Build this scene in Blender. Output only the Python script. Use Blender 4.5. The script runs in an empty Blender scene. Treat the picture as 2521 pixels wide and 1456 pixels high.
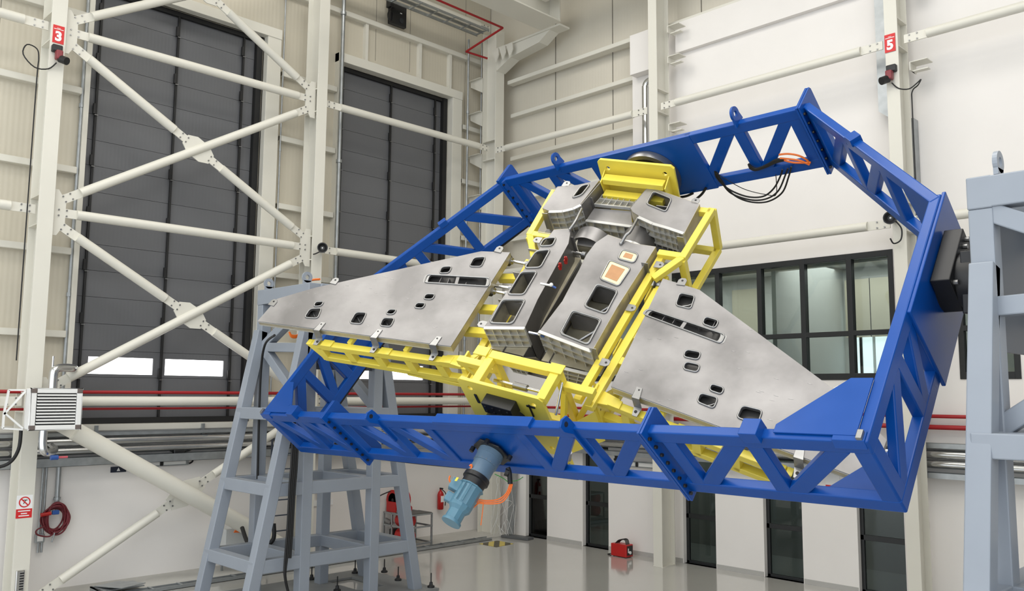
import bpy, math, random
from mathutils import Vector as V, Matrix, geometry
random.seed(7)
sc = bpy.context.scene
COL = sc.collection
PI = math.pi

# ------------------------------------------------------------------ camera (calibrated on the room's own axes)
FPX, CX, CY, CAMH = 2128.13, 1260.5, 728.0, 3.8
PITCH, ROLL, YAW = 0.112760475, 0.00783626448, 0.790446739
F0 = V((-math.sin(YAW), math.cos(YAW), 0)); R0 = V((math.cos(YAW), math.sin(YAW), 0)); U0 = V((0, 0, 1))
CF = F0*math.cos(PITCH)+U0*math.sin(PITCH); CU = U0*math.cos(PITCH)-F0*math.sin(PITCH)
CR = R0*math.cos(ROLL)+CU*math.sin(ROLL); CU = CU*math.cos(ROLL)-R0*math.sin(ROLL)
C0 = V((0, 0, CAMH))
cam = bpy.data.cameras.new('camera'); camo = bpy.data.objects.new('camera', cam); COL.objects.link(camo)
camo.matrix_world = Matrix(((CR.x, CU.x, -CF.x, 0), (CR.y, CU.y, -CF.y, 0), (CR.z, CU.z, -CF.z, CAMH), (0, 0, 0, 1)))
cam.sensor_width = 36; cam.lens = FPX*36/2521; cam.clip_end = 200
sc.camera = camo

def hit(px, o, n):
    """survey helper: where the sight line of a measured photo point meets a real plane"""
    r = CF+CR*((px[0]-CX)/FPX)-CU*((px[1]-CY)/FPX)
    return C0+r*((o-C0).dot(n)/r.dot(n))
def LX(x, y, X): return hit((x, y), V((X, 0, 0)), V((1, 0, 0)))
def RY(x, y, Y): return hit((x, y), V((0, Y, 0)), V((0, 1, 0)))
def FL(x, y, z=0): return hit((x, y), V((0, 0, z)), V((0, 0, 1)))

# ------------------------------------------------------------------ materials
def lin(c):
    return tuple(((v/255)/12.92 if v/255 <= .04045 else ((v/255+.055)/1.055)**2.4) for v in c)+(1,)
MATS = {}
def mat(name, rgb, rough=.5, metal=0., var=0., scale=3., bump=0., bscale=60., rvar=0., coat=0., stretch=None, spec=None):
    if name in MATS: return MATS[name]
    m = bpy.data.materials.new(name); m.use_nodes = True; nt = m.node_tree; b = nt.nodes['Principled BSDF']
    c = lin(rgb); b.inputs['Base Color'].default_value = c
    b.inputs['Roughness'].default_value = rough; b.inputs['Metallic'].default_value = metal
    if spec is not None: b.inputs['Specular IOR Level'].default_value = spec
    if coat: b.inputs['Coat Weight'].default_value = coat; b.inputs['Coat Roughness'].default_value = .12
    tc = nt.nodes.new('ShaderNodeTexCoord'); src = tc.outputs['Object']
    if stretch:
        mp = nt.nodes.new('ShaderNodeMapping'); mp.inputs['Scale'].default_value = stretch
        nt.links.new(src, mp.inputs['Vector']); src = mp.outputs['Vector']
    if var or rvar:
        n = nt.nodes.new('ShaderNodeTexNoise'); n.inputs['Scale'].default_value = scale; n.inputs['Detail'].default_value = 5
        nt.links.new(src, n.inputs['Vector'])
        if var:
            r = nt.nodes.new('ShaderNodeValToRGB'); e = r.color_ramp.elements
            e[0].position = .3; e[1].position = .7
            e[0].color = tuple(v*(1-var) for v in c[:3])+(1,); e[1].color = tuple(min(1, v*(1+var)) for v in c[:3])+(1,)
            nt.links.new(n.outputs['Fac'], r.inputs['Fac']); nt.links.new(r.outputs['Color'], b.inputs['Base Color'])
        if rvar:
            q = nt.nodes.new('ShaderNodeMapRange'); q.inputs['To Min'].default_value = rough-rvar; q.inputs['To Max'].default_value = rough+rvar
            nt.links.new(n.outputs['Fac'], q.inputs['Value']); nt.links.new(q.outputs['Result'], b.inputs['Roughness'])
    if bump:
        n2 = nt.nodes.new('ShaderNodeTexNoise'); n2.inputs['Scale'].default_value = bscale; n2.inputs['Detail'].default_value = 3
        bp = nt.nodes.new('ShaderNodeBump'); bp.inputs['Strength'].default_value = bump; bp.inputs['Distance'].default_value = .01
        nt.links.new(src, n2.inputs['Vector']); nt.links.new(n2.outputs['Fac'], bp.inputs['Height']); nt.links.new(bp.outputs['Normal'], b.inputs['Normal'])
    MATS[name] = m; return m
def ribbed(name, rgb, axis, freq, strength, rough=.45):
    """sheet cladding: fine flutes running up the panel as a wave bump"""
    m = mat(name, rgb, rough, var=.03, scale=.8); nt = m.node_tree; b = nt.nodes['Principled BSDF']
    tc = nt.nodes.new('ShaderNodeTexCoord'); w = nt.nodes.new('ShaderNodeTexWave'); w.bands_direction = axis
    w.inputs['Scale'].default_value = freq; bp = nt.nodes.new('ShaderNodeBump'); bp.inputs['Strength'].default_value = strength; bp.inputs['Distance'].default_value = .01
    nt.links.new(tc.outputs['Object'], w.inputs['Vector']); nt.links.new(w.outputs['Fac'], bp.inputs['Height']); nt.links.new(bp.outputs['Normal'], b.inputs['Normal'])
    return m
def emit(name, rgb, s):
    m = bpy.data.materials.new(name); m.use_nodes = True; b = m.node_tree.nodes['Principled BSDF']
    b.inputs['Base Color'].default_value = lin(rgb); b.inputs['Emission Color'].default_value = lin(rgb); b.inputs['Emission Strength'].default_value = s
    return m
def glass(name, tint, refl=1.5):
    m = bpy.data.materials.new(name); m.use_nodes = True; nt = m.node_tree; nt.nodes.clear()
    o = nt.nodes.new('ShaderNodeOutputMaterial'); mx = nt.nodes.new('ShaderNodeMixShader'); t = nt.nodes.new('ShaderNodeBsdfTransparent'); g = nt.nodes.new('ShaderNodeBsdfGlossy'); f = nt.nodes.new('ShaderNodeFresnel')
    t.inputs['Color'].default_value = lin(tint); g.inputs['Roughness'].default_value = .02; f.inputs['IOR'].default_value = refl
    nt.links.new(f.outputs[0], mx.inputs[0]); nt.links.new(t.outputs[0], mx.inputs[1]); nt.links.new(g.outputs[0], mx.inputs[2]); nt.links.new(mx.outputs[0], o.inputs[0])
    return m
BLUE = mat('blue_paint', (6, 70, 150), .3, var=.05, scale=2.5, rvar=.06, spec=.32)
YEL = mat('yellow_paint', (232, 212, 78), .38, var=.04, scale=3, coat=.2)
GREY = mat('grey_blue_paint', (143, 150, 160), .42, var=.03, scale=2, coat=.1)
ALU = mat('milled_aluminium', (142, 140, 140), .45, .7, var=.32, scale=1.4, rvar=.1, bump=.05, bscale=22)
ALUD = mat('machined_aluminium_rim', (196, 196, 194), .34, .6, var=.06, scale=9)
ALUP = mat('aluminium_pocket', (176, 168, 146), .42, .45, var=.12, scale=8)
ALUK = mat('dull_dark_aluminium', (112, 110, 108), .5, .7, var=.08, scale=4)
RIM = mat('milled_rim', (150, 150, 150), .36, .85, var=.06, scale=9)
STEEL = mat('bare_steel', (150, 150, 150), .35, .9, var=.1, scale=6)
CHROME = mat('polished_steel', (215, 215, 215), .15, 1.)
GALV = mat('galvanised_steel', (168, 172, 174), .42, .8, var=.12, scale=6)
JACKET = mat('pipe_jacket_foil', (205, 206, 206), .22, .95, var=.05, scale=5)
BLACK = mat('black_coating', (24, 24, 26), .45, var=.1, scale=8)
BLKR = mat('black_rubber', (16, 16, 17), .55)
MOTOR = mat('motor_blue_enamel', (82, 124, 144), .4, var=.04, scale=5, coat=.1)
GEAR = mat('gearbox_slate_enamel', (98, 122, 142), .42, var=.06, scale=6)
ORANGE = mat('orange_cable_sheath', (236, 116, 40), .45)
GREEN = mat('green_wire_sheath', (60, 130, 60), .5)
RED = mat('red_enamel', (176, 26, 24), .35, var=.05, scale=4)
REDP = mat('red_pipe_paint', (158, 24, 30), .4, var=.05, scale=2)
REDHOSE = mat('dark_red_hose', (104, 26, 36), .5)
WSTEEL = mat('cream_steel_paint', (217, 214, 203), .42, var=.02, scale=1)
WALLW = mat('white_plaster', (232, 228, 224), .7, var=.015, scale=1.2, bump=.02, bscale=40)
CLADL = ribbed('cream_cladding', (202, 195, 178), 'Y', 3.2, .16)
CLADB = ribbed('cream_cladding_back', (208, 202, 188), 'X', 3.2, .16)
DOORG = ribbed('charcoal_door_panel', (100, 101, 104), 'Y', 4., .08, .5)
SEAL = mat('black_door_rubber', (22, 22, 23), .6)
WHITE = mat('white_enamel', (232, 232, 230), .4)
PAPER = mat('white_sheet', (235, 235, 235), .7)
SIGNR = mat('sign_red', (206, 36, 38), .45)
PATCH = mat('brown_honeycomb_patch', (184, 138, 98), .8, var=.06, scale=12)
TAPE = mat('cream_masking', (224, 214, 176), .7, var=.06, scale=10)
FRAMEB = mat('black_window_frame', (28, 30, 31), .45)
BEIGE = mat('beige_blind', (192, 186, 168), .8)
CONC = mat('pale_concrete', (186, 184, 178), .65, var=.05, scale=2, bump=.05, bscale=30)
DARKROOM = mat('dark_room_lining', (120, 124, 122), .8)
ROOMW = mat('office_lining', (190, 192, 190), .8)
DAY = emit('daylight_pane', (255, 255, 255), 3.2)
GLASS = glass('office_glass', (214, 220, 216), 1.35)
GLASSD = glass('dark_glass', (196, 204, 200), 1.45)

# ------------------------------------------------------------------ mesh builder
class MB:
    def __init__(s): s.v = []; s.f = []
    def add(s, vs, fs):
        n = len(s.v); s.v += [V(p) for p in vs]; s.f += [tuple(i+n for i in f) for f in fs]; return s
    def hexa(s, c):   # 8 corners: 0-3 one end loop, 4-7 the other
        return s.add(c, [(3, 2, 1, 0), (4, 5, 6, 7), (0, 1, 5, 4), (1, 2, 6, 5), (2, 3, 7, 6), (3, 0, 4, 7)])
    def obox(s, c, a, b, d):   # centre and three half-extent vectors
        c = V(c)
        return s.hexa([c-a-b-d, c+a-b-d, c+a+b-d, c-a+b-d, c-a-b+d, c+a-b+d, c+a+b+d, c-a+b+d])
    def box(s, x0, x1, y0, y1, z0, z1):
        return s.obox(((x0+x1)/2, (y0+y1)/2, (z0+z1)/2), V(((x1-x0)/2, 0, 0)), V((0, (y1-y0)/2, 0)), V((0, 0, (z1-z0)/2)))
    def bar(s, p0, p1, u, wu, wv):   # rectangular bar, u = direction of the wu side
        p0 = V(p0); p1 = V(p1); d = (p1-p0)
        u = V(u); u = (u-d*(u.dot(d)/d.dot(d))).normalized(); v = d.cross(u).normalized()
        return s.obox((p0+p1)/2, u*wu/2, v*wv/2, d/2)
    def prism(s, poly, ext):   # polygon extruded by a vector
        n = len(poly); poly = [V(p) for p in poly]; ext = V(ext)
        return s.add(poly+[p+ext for p in poly], [tuple(range(n))[::-1], tuple(range(n, 2*n))]+[(i, (i+1) % n, n+(i+1) % n, n+i) for i in range(n)])
    def lathe(s, p, d, prof, seg=24, cap=True):   # prof: (distance along d, radius)
        p = V(p); d = V(d).normalized(); u = d.orthogonal().normalized(); v = d.cross(u)
        vs = []; fs = []
        for (t, r) in prof:
            for k in range(seg):
                a = 2*PI*k/seg; vs.append(p+d*t+(u*math.cos(a)+v*math.sin(a))*r)
        for i in range(len(prof)-1):
            for k in range(seg):
                k2 = (k+1) % seg; fs.append((i*seg+k, i*seg+k2, (i+1)*seg+k2, (i+1)*seg+k))
        if cap: fs += [tuple(range(seg))[::-1], tuple((len(prof)-1)*seg+k for k in range(seg))]
        return s.add(vs, fs)
    def cyl(s, p0, p1, r, seg=20, r2=None):
        p0 = V(p0); p1 = V(p1); return s.lathe(p0, p1-p0, [(0, r), ((p1-p0).length, r if r2 is None else r2)], seg)
    def pipe(s, p0, p1, ro, ri, seg=24):
        p0 = V(p0); p1 = V(p1); L = (p1-p0).length
        return s.lathe(p0, p1-p0, [(0, ri), (0, ro), (L, ro), (L, ri), (0, ri)], seg, False)
    def tube(s, pts, r, seg=10, closed=False):
        pts = [V(p) for p in pts]; n = len(pts); vs = []; fs = []; u = None
        for i, p in enumerate(pts):
            d = (pts[(i+1) % n]-pts[i-1]) if closed else (pts[min(i+1, n-1)]-pts[max(i-1, 0)])
            if d.length < 1e-9: d = V((0, 0, 1))
            d.normalize()
            u = d.orthogonal().normalized() if u is None else (u-d*u.dot(d)).normalized()
            v = d.cross(u)
            for k in range(seg):
                a = 2*PI*k/seg; vs.append(p+(u*math.cos(a)+v*math.sin(a))*r)
        m = n if closed else n-1
        for i in range(m):
            j = (i+1) % n
            for k in range(seg):
                k2 = (k+1) % seg; fs.append((i*seg+k, i*seg+k2, j*seg+k2, j*seg+k))
        if not closed: fs += [tuple(range(seg))[::-1], tuple((n-1)*seg+k for k in range(seg))]
        return s.add(vs, fs)
    def ball(s, c, r, sz=None, seg=14):
        c = V(c); sz = sz or (1, 1, 1); vs = []; fs = []; R = seg//2
        for i in range(R+1):
            t = PI*i/R
            for k in range(seg):
                a = 2*PI*k/seg; vs.append(c+V((r*sz[0]*math.sin(t)*math.cos(a), r*sz[1]*math.sin(t)*math.sin(a), r*sz[2]*math.cos(t))))
        for i in range(R):
            for k in range(seg):
                k2 = (k+1) % seg; fs.append((i*seg+k, (i+1)*seg+k, (i+1)*seg+k2, i*seg+k2))
        return s.add(vs, fs)
    def build(s, name, m, parent=None, bevel=0., smooth=None, seg=2):
        off = parent_loc(parent) if parent else V((0, 0, 0))
        me = bpy.data.meshes.new(name)
        if not parent:   # the origin of a one-mesh thing sits at its base
            lo = V((min(p.x for p in s.v), min(p.y for p in s.v), min(p.z for p in s.v))); hi = V((max(p.x for p in s.v), max(p.y for p in s.v), 0))
            off = V(((lo.x+hi.x)/2, (lo.y+hi.y)/2, lo.z))
        me.from_pydata([p-off for p in s.v], [], s.f); me.validate(); me.materials.append(m)
        import bmesh
        bm = bmesh.new(); bm.from_mesh(me); bmesh.ops.remove_doubles(bm, verts=bm.verts, dist=1e-6); bmesh.ops.recalc_face_normals(bm, faces=bm.faces); bm.to_mesh(me); bm.free()
        o = bpy.data.objects.new(name, me); COL.objects.link(o)
        if parent: o.parent = parent
        else: o.location = off
        if smooth is not None:
            me.polygons.foreach_set('use_smooth', [True]*len(me.polygons)); me.set_sharp_from_angle(angle=math.radians(smooth))
        if bevel:
            b = o.modifiers.new('bevel', 'BEVEL'); b.width = bevel; b.segments = seg; b.limit_method = 'ANGLE'; b.angle_limit = math.radians(40); b.harden_normals = False
        return o
def parent_loc(o):
    t = V((0, 0, 0))
    while o is not None: t = t+o.location; o = o.parent
    return t
def tag(o, label, cat, group=None, kind=None):
    o['label'] = label; o['category'] = cat
    if group: o['group'] = group
    if kind: o['kind'] = kind
    return o
def thing(name, loc, label, cat, group=None, kind=None):
    o = bpy.data.objects.new(name, None); o.empty_display_size = .2; COL.objects.link(o); o.location = V(loc)
    return tag(o, label, cat, group, kind)
def struct(o, label, cat): return tag(o, label, cat, None, 'structure')
def dup(o, loc=None, parent=None):
    c = o.copy(); COL.objects.link(c)
    if parent: c.parent = parent
    if loc is not None: c.location = loc
    for ch in o.children: dup(ch, None, c)
    return c
def curve(pts, n=24, closed=False):
    """Catmull-Rom through the points"""
    pts = [V(p) for p in pts]; out = []; m = len(pts)
    segs = m if closed else m-1
    g = lambda i: pts[i % m] if closed else pts[max(0, min(m-1, i))]
    k = max(2, n//segs)
    for i in range(segs):
        a, b, c, d = g(i-1), g(i), g(i+1), g(i+2)
        for j in range(k):
            t = j/k
            out.append(.5*((2*b)+(c-a)*t+(2*a-5*b+4*c-d)*t*t+(3*b-a-3*c+d)*t**3))
    if not closed: out.append(pts[-1])
    return out
def rrect(q, rad, k=4):
    """rounded quadrilateral from four 2D/3D corners"""
    q = [V(p) for p in q]; out = []
    for i in range(4):
        p = q[i]; a = q[i-1]-p; b = q[(i+1) % 4]-p
        r = min(rad, a.length*.45, b.length*.45); a = p+a.normalized()*r; b = p+b.normalized()*r
        for j in range(k+1):
            t = j/k; out.append(a*(1-t)**2+p*2*t*(1-t)+b*t*t)
    return out
def sheet(outline, holes, P, nrm, thick):
    """flat plate with holes: outline and holes are lists of 2D points, P maps 2D to 3D"""
    vs = []; es = []
    for loop in [outline]+holes:
        n0 = len(vs); vs += [V((p[0], p[1])) for p in loop]; es += [(n0+i, n0+(i+1) % len(loop)) for i in range(len(loop))]
    r = geometry.delaunay_2d_cdt(vs, es, [], 1, 1e-7)
    v2, f2 = r[0], r[2]
    def inside(p, poly):
        c = False; n = len(poly)
        for i in range(n):
            a = poly[i]; b = poly[i-1]
            if (a[1] > p.y) != (b[1] > p.y) and p.x < (b[0]-a[0])*(p.y-a[1])/(b[1]-a[1])+a[0]: c = not c
        return c
    keep = []
    for f in f2:
        cn = sum((v2[i] for i in f), V((0, 0)))/len(f)
        if inside(cn, outline) and not any(inside(cn, h) for h in holes): keep.append(f)
    mb = MB(); n = len(v2); top = [P(p.x, p.y) for p in v2]; ext = nrm*thick
    fs = [tuple(f) for f in keep]+[tuple(i+n for i in f)[::-1] for f in keep]
    cnt = {}
    for f in keep:
        for i in range(len(f)):
            e = (f[i], f[(i+1) % len(f)]); cnt[tuple(sorted(e))] = cnt.get(tuple(sorted(e)), 0)+1
    for (a, b), k in cnt.items():
        if k == 1: fs.append((a, b, b+n, a+n))
    mb.add(top+[p+ext for p in top], fs); return mb
# ================================================================== THE HALL
WB = 17.0      # face of the white back wall
def slab(name, m, *b): return MB().box(*b).build(name, m)
flm = mat('epoxy_floor', (186, 184, 178), .1, var=.03, scale=.5, rvar=.03, bump=.012, bscale=2, coat=.6, spec=.7)
struct(slab('floor', flm, -18.7, 8, -9, 17.4, -.3, 0), 'pale grey glossy epoxy floor of the hall', 'floor')
struct(slab('ceiling', WSTEEL, -18.7, 8, -9, 17.4, 16.2, 16.4), 'cream metal roof deck high above the hall', 'ceiling')
struct(slab('wall_right', mat('shaded_grey_cladding', (158, 158, 154), .7), 7.8, 8, 4, 17.4, 0, 16.2), 'grey side wall far to the right behind the camera', 'wall')  # unseen wall; its grey and short length are set to control bounced light
# left wall: white lower part and cream cladding above with two tall door openings
struct(slab('wall_left_lower', WALLW, -18.7, -18.2, -9, 17.2, 0, 3.02), 'white plastered lower left wall below the doors', 'wall')
D1 = (5.87, 9.78, 3.12, 12.25); D2 = (11.87, 15.6, 3.12, 12.2)
YZ = lambda X: (lambda y, z: V((X, y, z)))
wl = sheet([(-9, 3.02), (17.2, 3.02), (17.2, 16.2), (-9, 16.2)],
           [[(d[0], d[2]), (d[1], d[2]), (d[1], d[3]), (d[0], d[3])] for d in (D1, D2)], YZ(-18.4), V((-1, 0, 0)), .28).build('wall_left', CLADL)
struct(wl, 'cream fluted cladding of the left wall around both tall doors', 'wall')
GAP = mat('joint_shadow_gap', (120, 116, 106), .8)
for y in (-1.5, 2.6, 4.2, 11.0, 13.0, 14.15, 16.2):
    z0 = 12.6 if 11.6 < y < 16 else 3.1
    MB().box(-18.41, -18.397, y, y+.012, z0, 16.1).build('panel_joint', GAP, wl)
# back wall: white lining with openings, cladding behind and above it
DW = [(-16.58, -15.80), (-14.57, -13.74), (-11.56, -10.71), (-9.54, -8.67), (-7.52, -6.62)]
WIN = [(-15.0, -6.62, 4.12, 6.66), (-5.5, -4.5, 4.12, 6.66)]
XZ = lambda Y: (lambda x, z: V((x, Y, z)))
rect = lambda a, b, c, d: [(a, c), (b, c), (b, d), (a, d)]
wb = sheet([(-18.4, -.02), (7.9, -.02), (7.9, 12.72), (-12.9, 12.72), (-12.9, 7.0), (-18.4, 7.0)],
           [rect(a, b, .0, 2.5) for a, b in DW]+[rect(*w) for w in WIN], XZ(WB), V((0, 1, 0)), .22).build('wall_back', WALLW)
struct(wb, 'white plastered back wall with glazed openings and window band', 'wall')
wc = MB().box(-18.7, 7.9, WB+.24, WB+.4, 6.5, 16.2).build('wall_back_cladding', CLADB)
struct(wc, 'cream fluted cladding of the back wall above the white lining', 'wall')
for x in (-15.75, -13.72, -11.0, -9.3, -6.9, -4.5):
    MB().box(x, x+.015, WB+.222, WB+.241, 7.0 if x < -13 else 12.75, 16.1).build('panel_joint', GAP, wc)
struct(slab('baseboard_back', mat('grey_skirting', (176, 174, 170), .5), -15.8, -14.6, WB-.012, WB, 0, .1), 'grey skirting at the foot of the back wall by the corner', 'baseboard')
for i, (a, b) in enumerate([(-13.72, -11.58), (-10.69, -9.56), (-8.65, -7.54), (-6.6, 6)]):
    struct(slab('baseboard_back_%d' % (i+2), MATS['grey_skirting'], a, b, WB-.012, WB, 0, .1), 'grey skirting strip on the back wall, %s' % ['behind the red welder', 'between third and fourth tall panes', 'between fourth and fifth tall panes', 'right of the last tall pane'][i], 'baseboard')
# strip of raised concrete along the left wall
struct(slab('trim_1', CONC, -18.2, -16.9, -9, 16.9, 0, .03), 'raised pale concrete strip along the foot of the left wall', 'trim')
struct(slab('trim_5', WALLW, -11.5, 7.8, 16.86, WB, 11.98, 12.72), 'boxed out white band at the top of the back wall lining', 'trim')
struct(slab('trim_2', WSTEEL, -18.4, -18.13, -9, 17, 3.0, 3.12), 'cream sill ledge running below both tall doors', 'trim')
# ---- door reveals
def reveal(n, d, side):
    mb = MB(); a, b, c, e = d
    mb.box(-18.45, -18.22, b, b+.36, c-.05, e+.24); mb.box(-18.45, -18.22, a-.1, a, c-.05, e+.24); mb.box(-18.45, -18.2, a-.1, b+.36, e, e+.24)
    mb.box(-18.75, -18.45, a-.02, b+.02, e, e+.05); mb.box(-18.75, -18.45, b, b+.05, c, e); mb.box(-18.75, -18.45, a-.05, a, c, e)
    struct(mb.build('trim_%d' % n, WSTEEL, bevel=.01), 'cream steel surround of the %s tall grey door' % side, 'trim')
reveal(3, D1, 'left'); reveal(4, D2, 'right')
def bigdoor(name, d, bars, panes, which):
    a, b, c, e = d; t = thing(name, (-18.6, (a+b)/2, c), '%s tall charcoal sectional door with black guide bars' % which, 'door', None, 'structure')
    n = 16; h = (e-c-.95)/(n-1); zl = [c]+[c+.95+k*h for k in range(n)]
    mb = MB()
    for k in range(n):
        z0 = zl[k]; z1 = zl[k+1]-.007; outl = rect(a, b, z0, z1)
        hs = [rect(p[0], p[1], p[2], p[3]) for p in panes if z0 < p[2] and p[3] < z1]
        s_ = sheet(outl, hs, YZ(-18.58), V((-1, 0, 0)), .05); mb.add(s_.v, s_.f)
    mb.build('door_panel', DOORG, t)
    MB().box(-18.66, -18.63, a, b, c, e).build('backing_sheet', DOORG, t) if not panes else None
    if panes:
        zz = [p for p in panes]; z0 = min(p[2] for p in zz)-.03; z1 = max(p[3] for p in zz)+.03
        m2 = MB(); m2.box(-18.66, -18.63, a, b, c, z0); m2.box(-18.66, -18.63, a, b, z1, e); m2.build('backing_sheet', DOORG, t)
        for p in panes: MB().box(-18.628, -18.62, p[0]-.02, p[1]+.02, p[2]-.02, p[3]+.02).build('window_pane', DAY, t)
    for y in bars:
        g = MB().box(-18.55, -18.5, y-.024, y+.024, c, e).build('guide_bar', SEAL, t, bevel=.006)
        for k in range(1, n, 2 if y < 11 else 2):
            z = zl[k]; MB().box(-18.53, -18.475, y-.06, y-.015, z-.02, z+.2).build('hinge_block', BLACK, g); MB().box(-18.5, -18.465, y-.035, y+.035, z-.05, z-.035).build('clip', STEEL, g)
    MB().box(-18.57, -18.44, b-.16, b-.02, c, e).build('side_seal', SEAL, t)
    MB().box(-18.57, -18.42, a, b, c-.0, c+.12).build('bottom_seal', SEAL, t)
    MB().box(-18.57, -18.48, a, b, e-.1, e).build('top_seal', SEAL, t)
bigdoor('door_1', D1, (6.1, 7.75, 9.32), [(6.28, 7.6, 4.13, 4.48), (7.86, 9.2, 4.13, 4.48)], 'left')
bigdoor('door_2', D2, (12.1, 13.65, 15.2), [(12.26, 13.5, 4.14, 4.52), (13.8, 15.0, 4.14, 4.52)], 'right')
# ---- tall glazed panes at floor level, each with the dark room behind it
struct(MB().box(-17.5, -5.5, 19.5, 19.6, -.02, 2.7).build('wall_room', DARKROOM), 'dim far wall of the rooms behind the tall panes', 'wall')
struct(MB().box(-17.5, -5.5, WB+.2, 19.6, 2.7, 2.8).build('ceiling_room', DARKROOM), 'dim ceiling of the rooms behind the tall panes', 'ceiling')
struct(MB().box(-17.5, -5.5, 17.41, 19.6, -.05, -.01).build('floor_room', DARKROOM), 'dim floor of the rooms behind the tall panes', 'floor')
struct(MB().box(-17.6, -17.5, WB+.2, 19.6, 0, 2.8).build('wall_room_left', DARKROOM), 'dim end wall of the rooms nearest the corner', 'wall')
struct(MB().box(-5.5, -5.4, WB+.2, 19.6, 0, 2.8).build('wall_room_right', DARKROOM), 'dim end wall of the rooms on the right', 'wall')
cab = MB().box(-14.5, -13.2, 18.2, 18.7, 1.45, 2.55).build('wall_cabinet', BEIGE); tag(cab, 'beige cabinet seen through the second tall pane', 'cabinet')
nth = ['first tall glazed pane from the corner', 'second tall glazed pane from the corner', 'third tall glazed pane from the corner', 'fourth tall glazed pane from the corner', 'fifth tall glazed pane from the corner']
for i, (a, b) in enumerate(DW):
    t = thing('window_%d' % (i+1), ((a+b)/2, WB+.16, 0), nth[i]+', black framed', 'window', None, 'structure')
    m = MB(); y0, y1 = WB+.12, WB+.19
    for q in ((a, a+.07, 0, 2.5), (b-.05, b, 0, 2.5), (a, b, 0, .06), (a, b, 2.43, 2.5), (a, b, 1.0, 1.1)): m.box(q[0], q[1], y0, y1, q[2], q[3])
    m.build('window_frame', FRAMEB, t, bevel=.005)
    MB().box(a+.07, b-.05, WB+.155, WB+.16, .06, 1.0).build('lower_pane', GLASSD, t); MB().box(a+.07, b-.05, WB+.155, WB+.16, 1.1, 2.43).build('upper_pane', GLASSD, t)
lamp = bpy.data.lights.new('room_lamp', 'AREA'); lamp.energy = 60; lamp.shape = 'RECTANGLE'; lamp.size = 10; lamp.size_y = 1; lo = bpy.data.objects.new('room_lamp', lamp); lo.location = (-11.5, 18.6, 2.65); COL.objects.link(lo)  # added fill light that brightens the rooms behind the panes, no real fitting
# ---- first floor window band and the office behind it
def band(n, a, b, c, d, mull, label):
    t = thing('window_%d' % n, ((a+b)/2, WB+.1, c), label, 'window', None, 'structure')
    m = MB(); y0, y1 = WB-.02, WB+.12
    for q in ((a, b, c, c+.13), (a, b, d-.12, d), (a+.002, a+.1, c+.003, d-.003), (b-.1, b-.002, c+.003, d-.003), (a+.003, b-.003, 5.0, 5.1)): k_ = .004 if q[3]-q[2] > 1 else (.002 if q[2] == 5.0 else 0); m.box(q[0], q[1], y0-k_, y1+k_, q[2], q[3])
    for x in mull: m.box(x-.055, x+.055, y0-.004, y1+.004, c+.004, d-.004)
    m.build('window_frame', FRAMEB, t, bevel=.006)
    xs = [a]+list(mull)+[b]
    for x0, x1 in zip(xs, xs[1:]):
        for z0, z1 in ((c+.13, 5.0), (5.1, d-.12)): MB().box(x0+.05, x1-.05, WB+.05, WB+.056, z0, z1).build('glass_pane', GLASS, t)
band(6, *WIN[0], (-13.9, -12.7, -11.6, -10.55, -9.5, -8.5, -7.5), 'long black framed office window band high on the back wall')
band(7, *WIN[1], (), 'short black framed office window behind the right tower')
struct(MB().box(-15.5, -3.5, 20.6, 20.7, 3.2, 7.2).build('wall_office', ROOMW), 'pale rear wall of the upstairs office', 'wall')
struct(MB().box(-15.5, -3.5, WB+.2, 20.7, 6.9, 7.0).build('ceiling_office', ROOMW), 'pale tiled ceiling of the upstairs office', 'ceiling')
struct(MB().box(-15.5, -3.5, WB+.2, 20.7, 3.1, 3.2).build('floor_office', CONC), 'floor of the upstairs office', 'floor')
for x in (-15.5, -9.35, -3.6): struct(MB().box(x, x+.1, WB+.25, 20.6, 3.2, 6.9).build('wall_partition', ROOMW), 'pale partition inside the upstairs office at the %s' % {-15.5: 'left end', -9.35: 'bright right bay', -3.6: 'far right end'}[x], 'wall')
DAYO = emit('daylight_office', (225, 238, 245), 1.6)
for k, (a, b, z0, z1) in enumerate([(-9.1, -8.58, 3.7, 6.0), (-8.5, -7.8, 3.7, 6.0), (-12.2, -11.5, 3.7, 6.0)]):
    t = thing('window_%d' % (8+k), ((a+b)/2, 20.58, z0), 'bright %s office window seen through the window band' % ['left rear', 'right rear', 'far left rear'][k], 'window', None, 'structure')
    MB().box(a, b, 20.57, 20.59, z0, z1).build('window_pane', DAYO, t); MB().box((a+b)/2-.03, (a+b)/2+.03, 20.53, 20.57, z0, z1).build('window_frame', FRAMEB, t)
    bl = MB().box(a-.05, b+.05, 20.45, 20.5, 5.2, 6.6).build('roller_blind', BEIGE)
    tag(bl, 'beige roller blind half down over the %s office window' % ['left rear', 'right rear', 'far left rear'][k], 'blind', 'roller blinds in the office')
lamp = bpy.data.lights.new('office_lamp', 'AREA'); lamp.energy = 90; lamp.size = 2.5; lo = bpy.data.objects.new('office_lamp', lamp); lo.location = (-8.2, 18.9, 6.85); COL.objects.link(lo)  # added fill light to lift the office brightness, not a fitting of the room
lamp = bpy.data.lights.new('office_lamp', 'AREA'); lamp.energy = 110; lamp.shape = 'RECTANGLE'; lamp.size = 4; lamp.size_y = 2; lo = bpy.data.objects.new('office_lamp', lamp); lo.location = (-11.8, 18.8, 6.85); COL.objects.link(lo)  # second added fill, for the left part of the office

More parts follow.
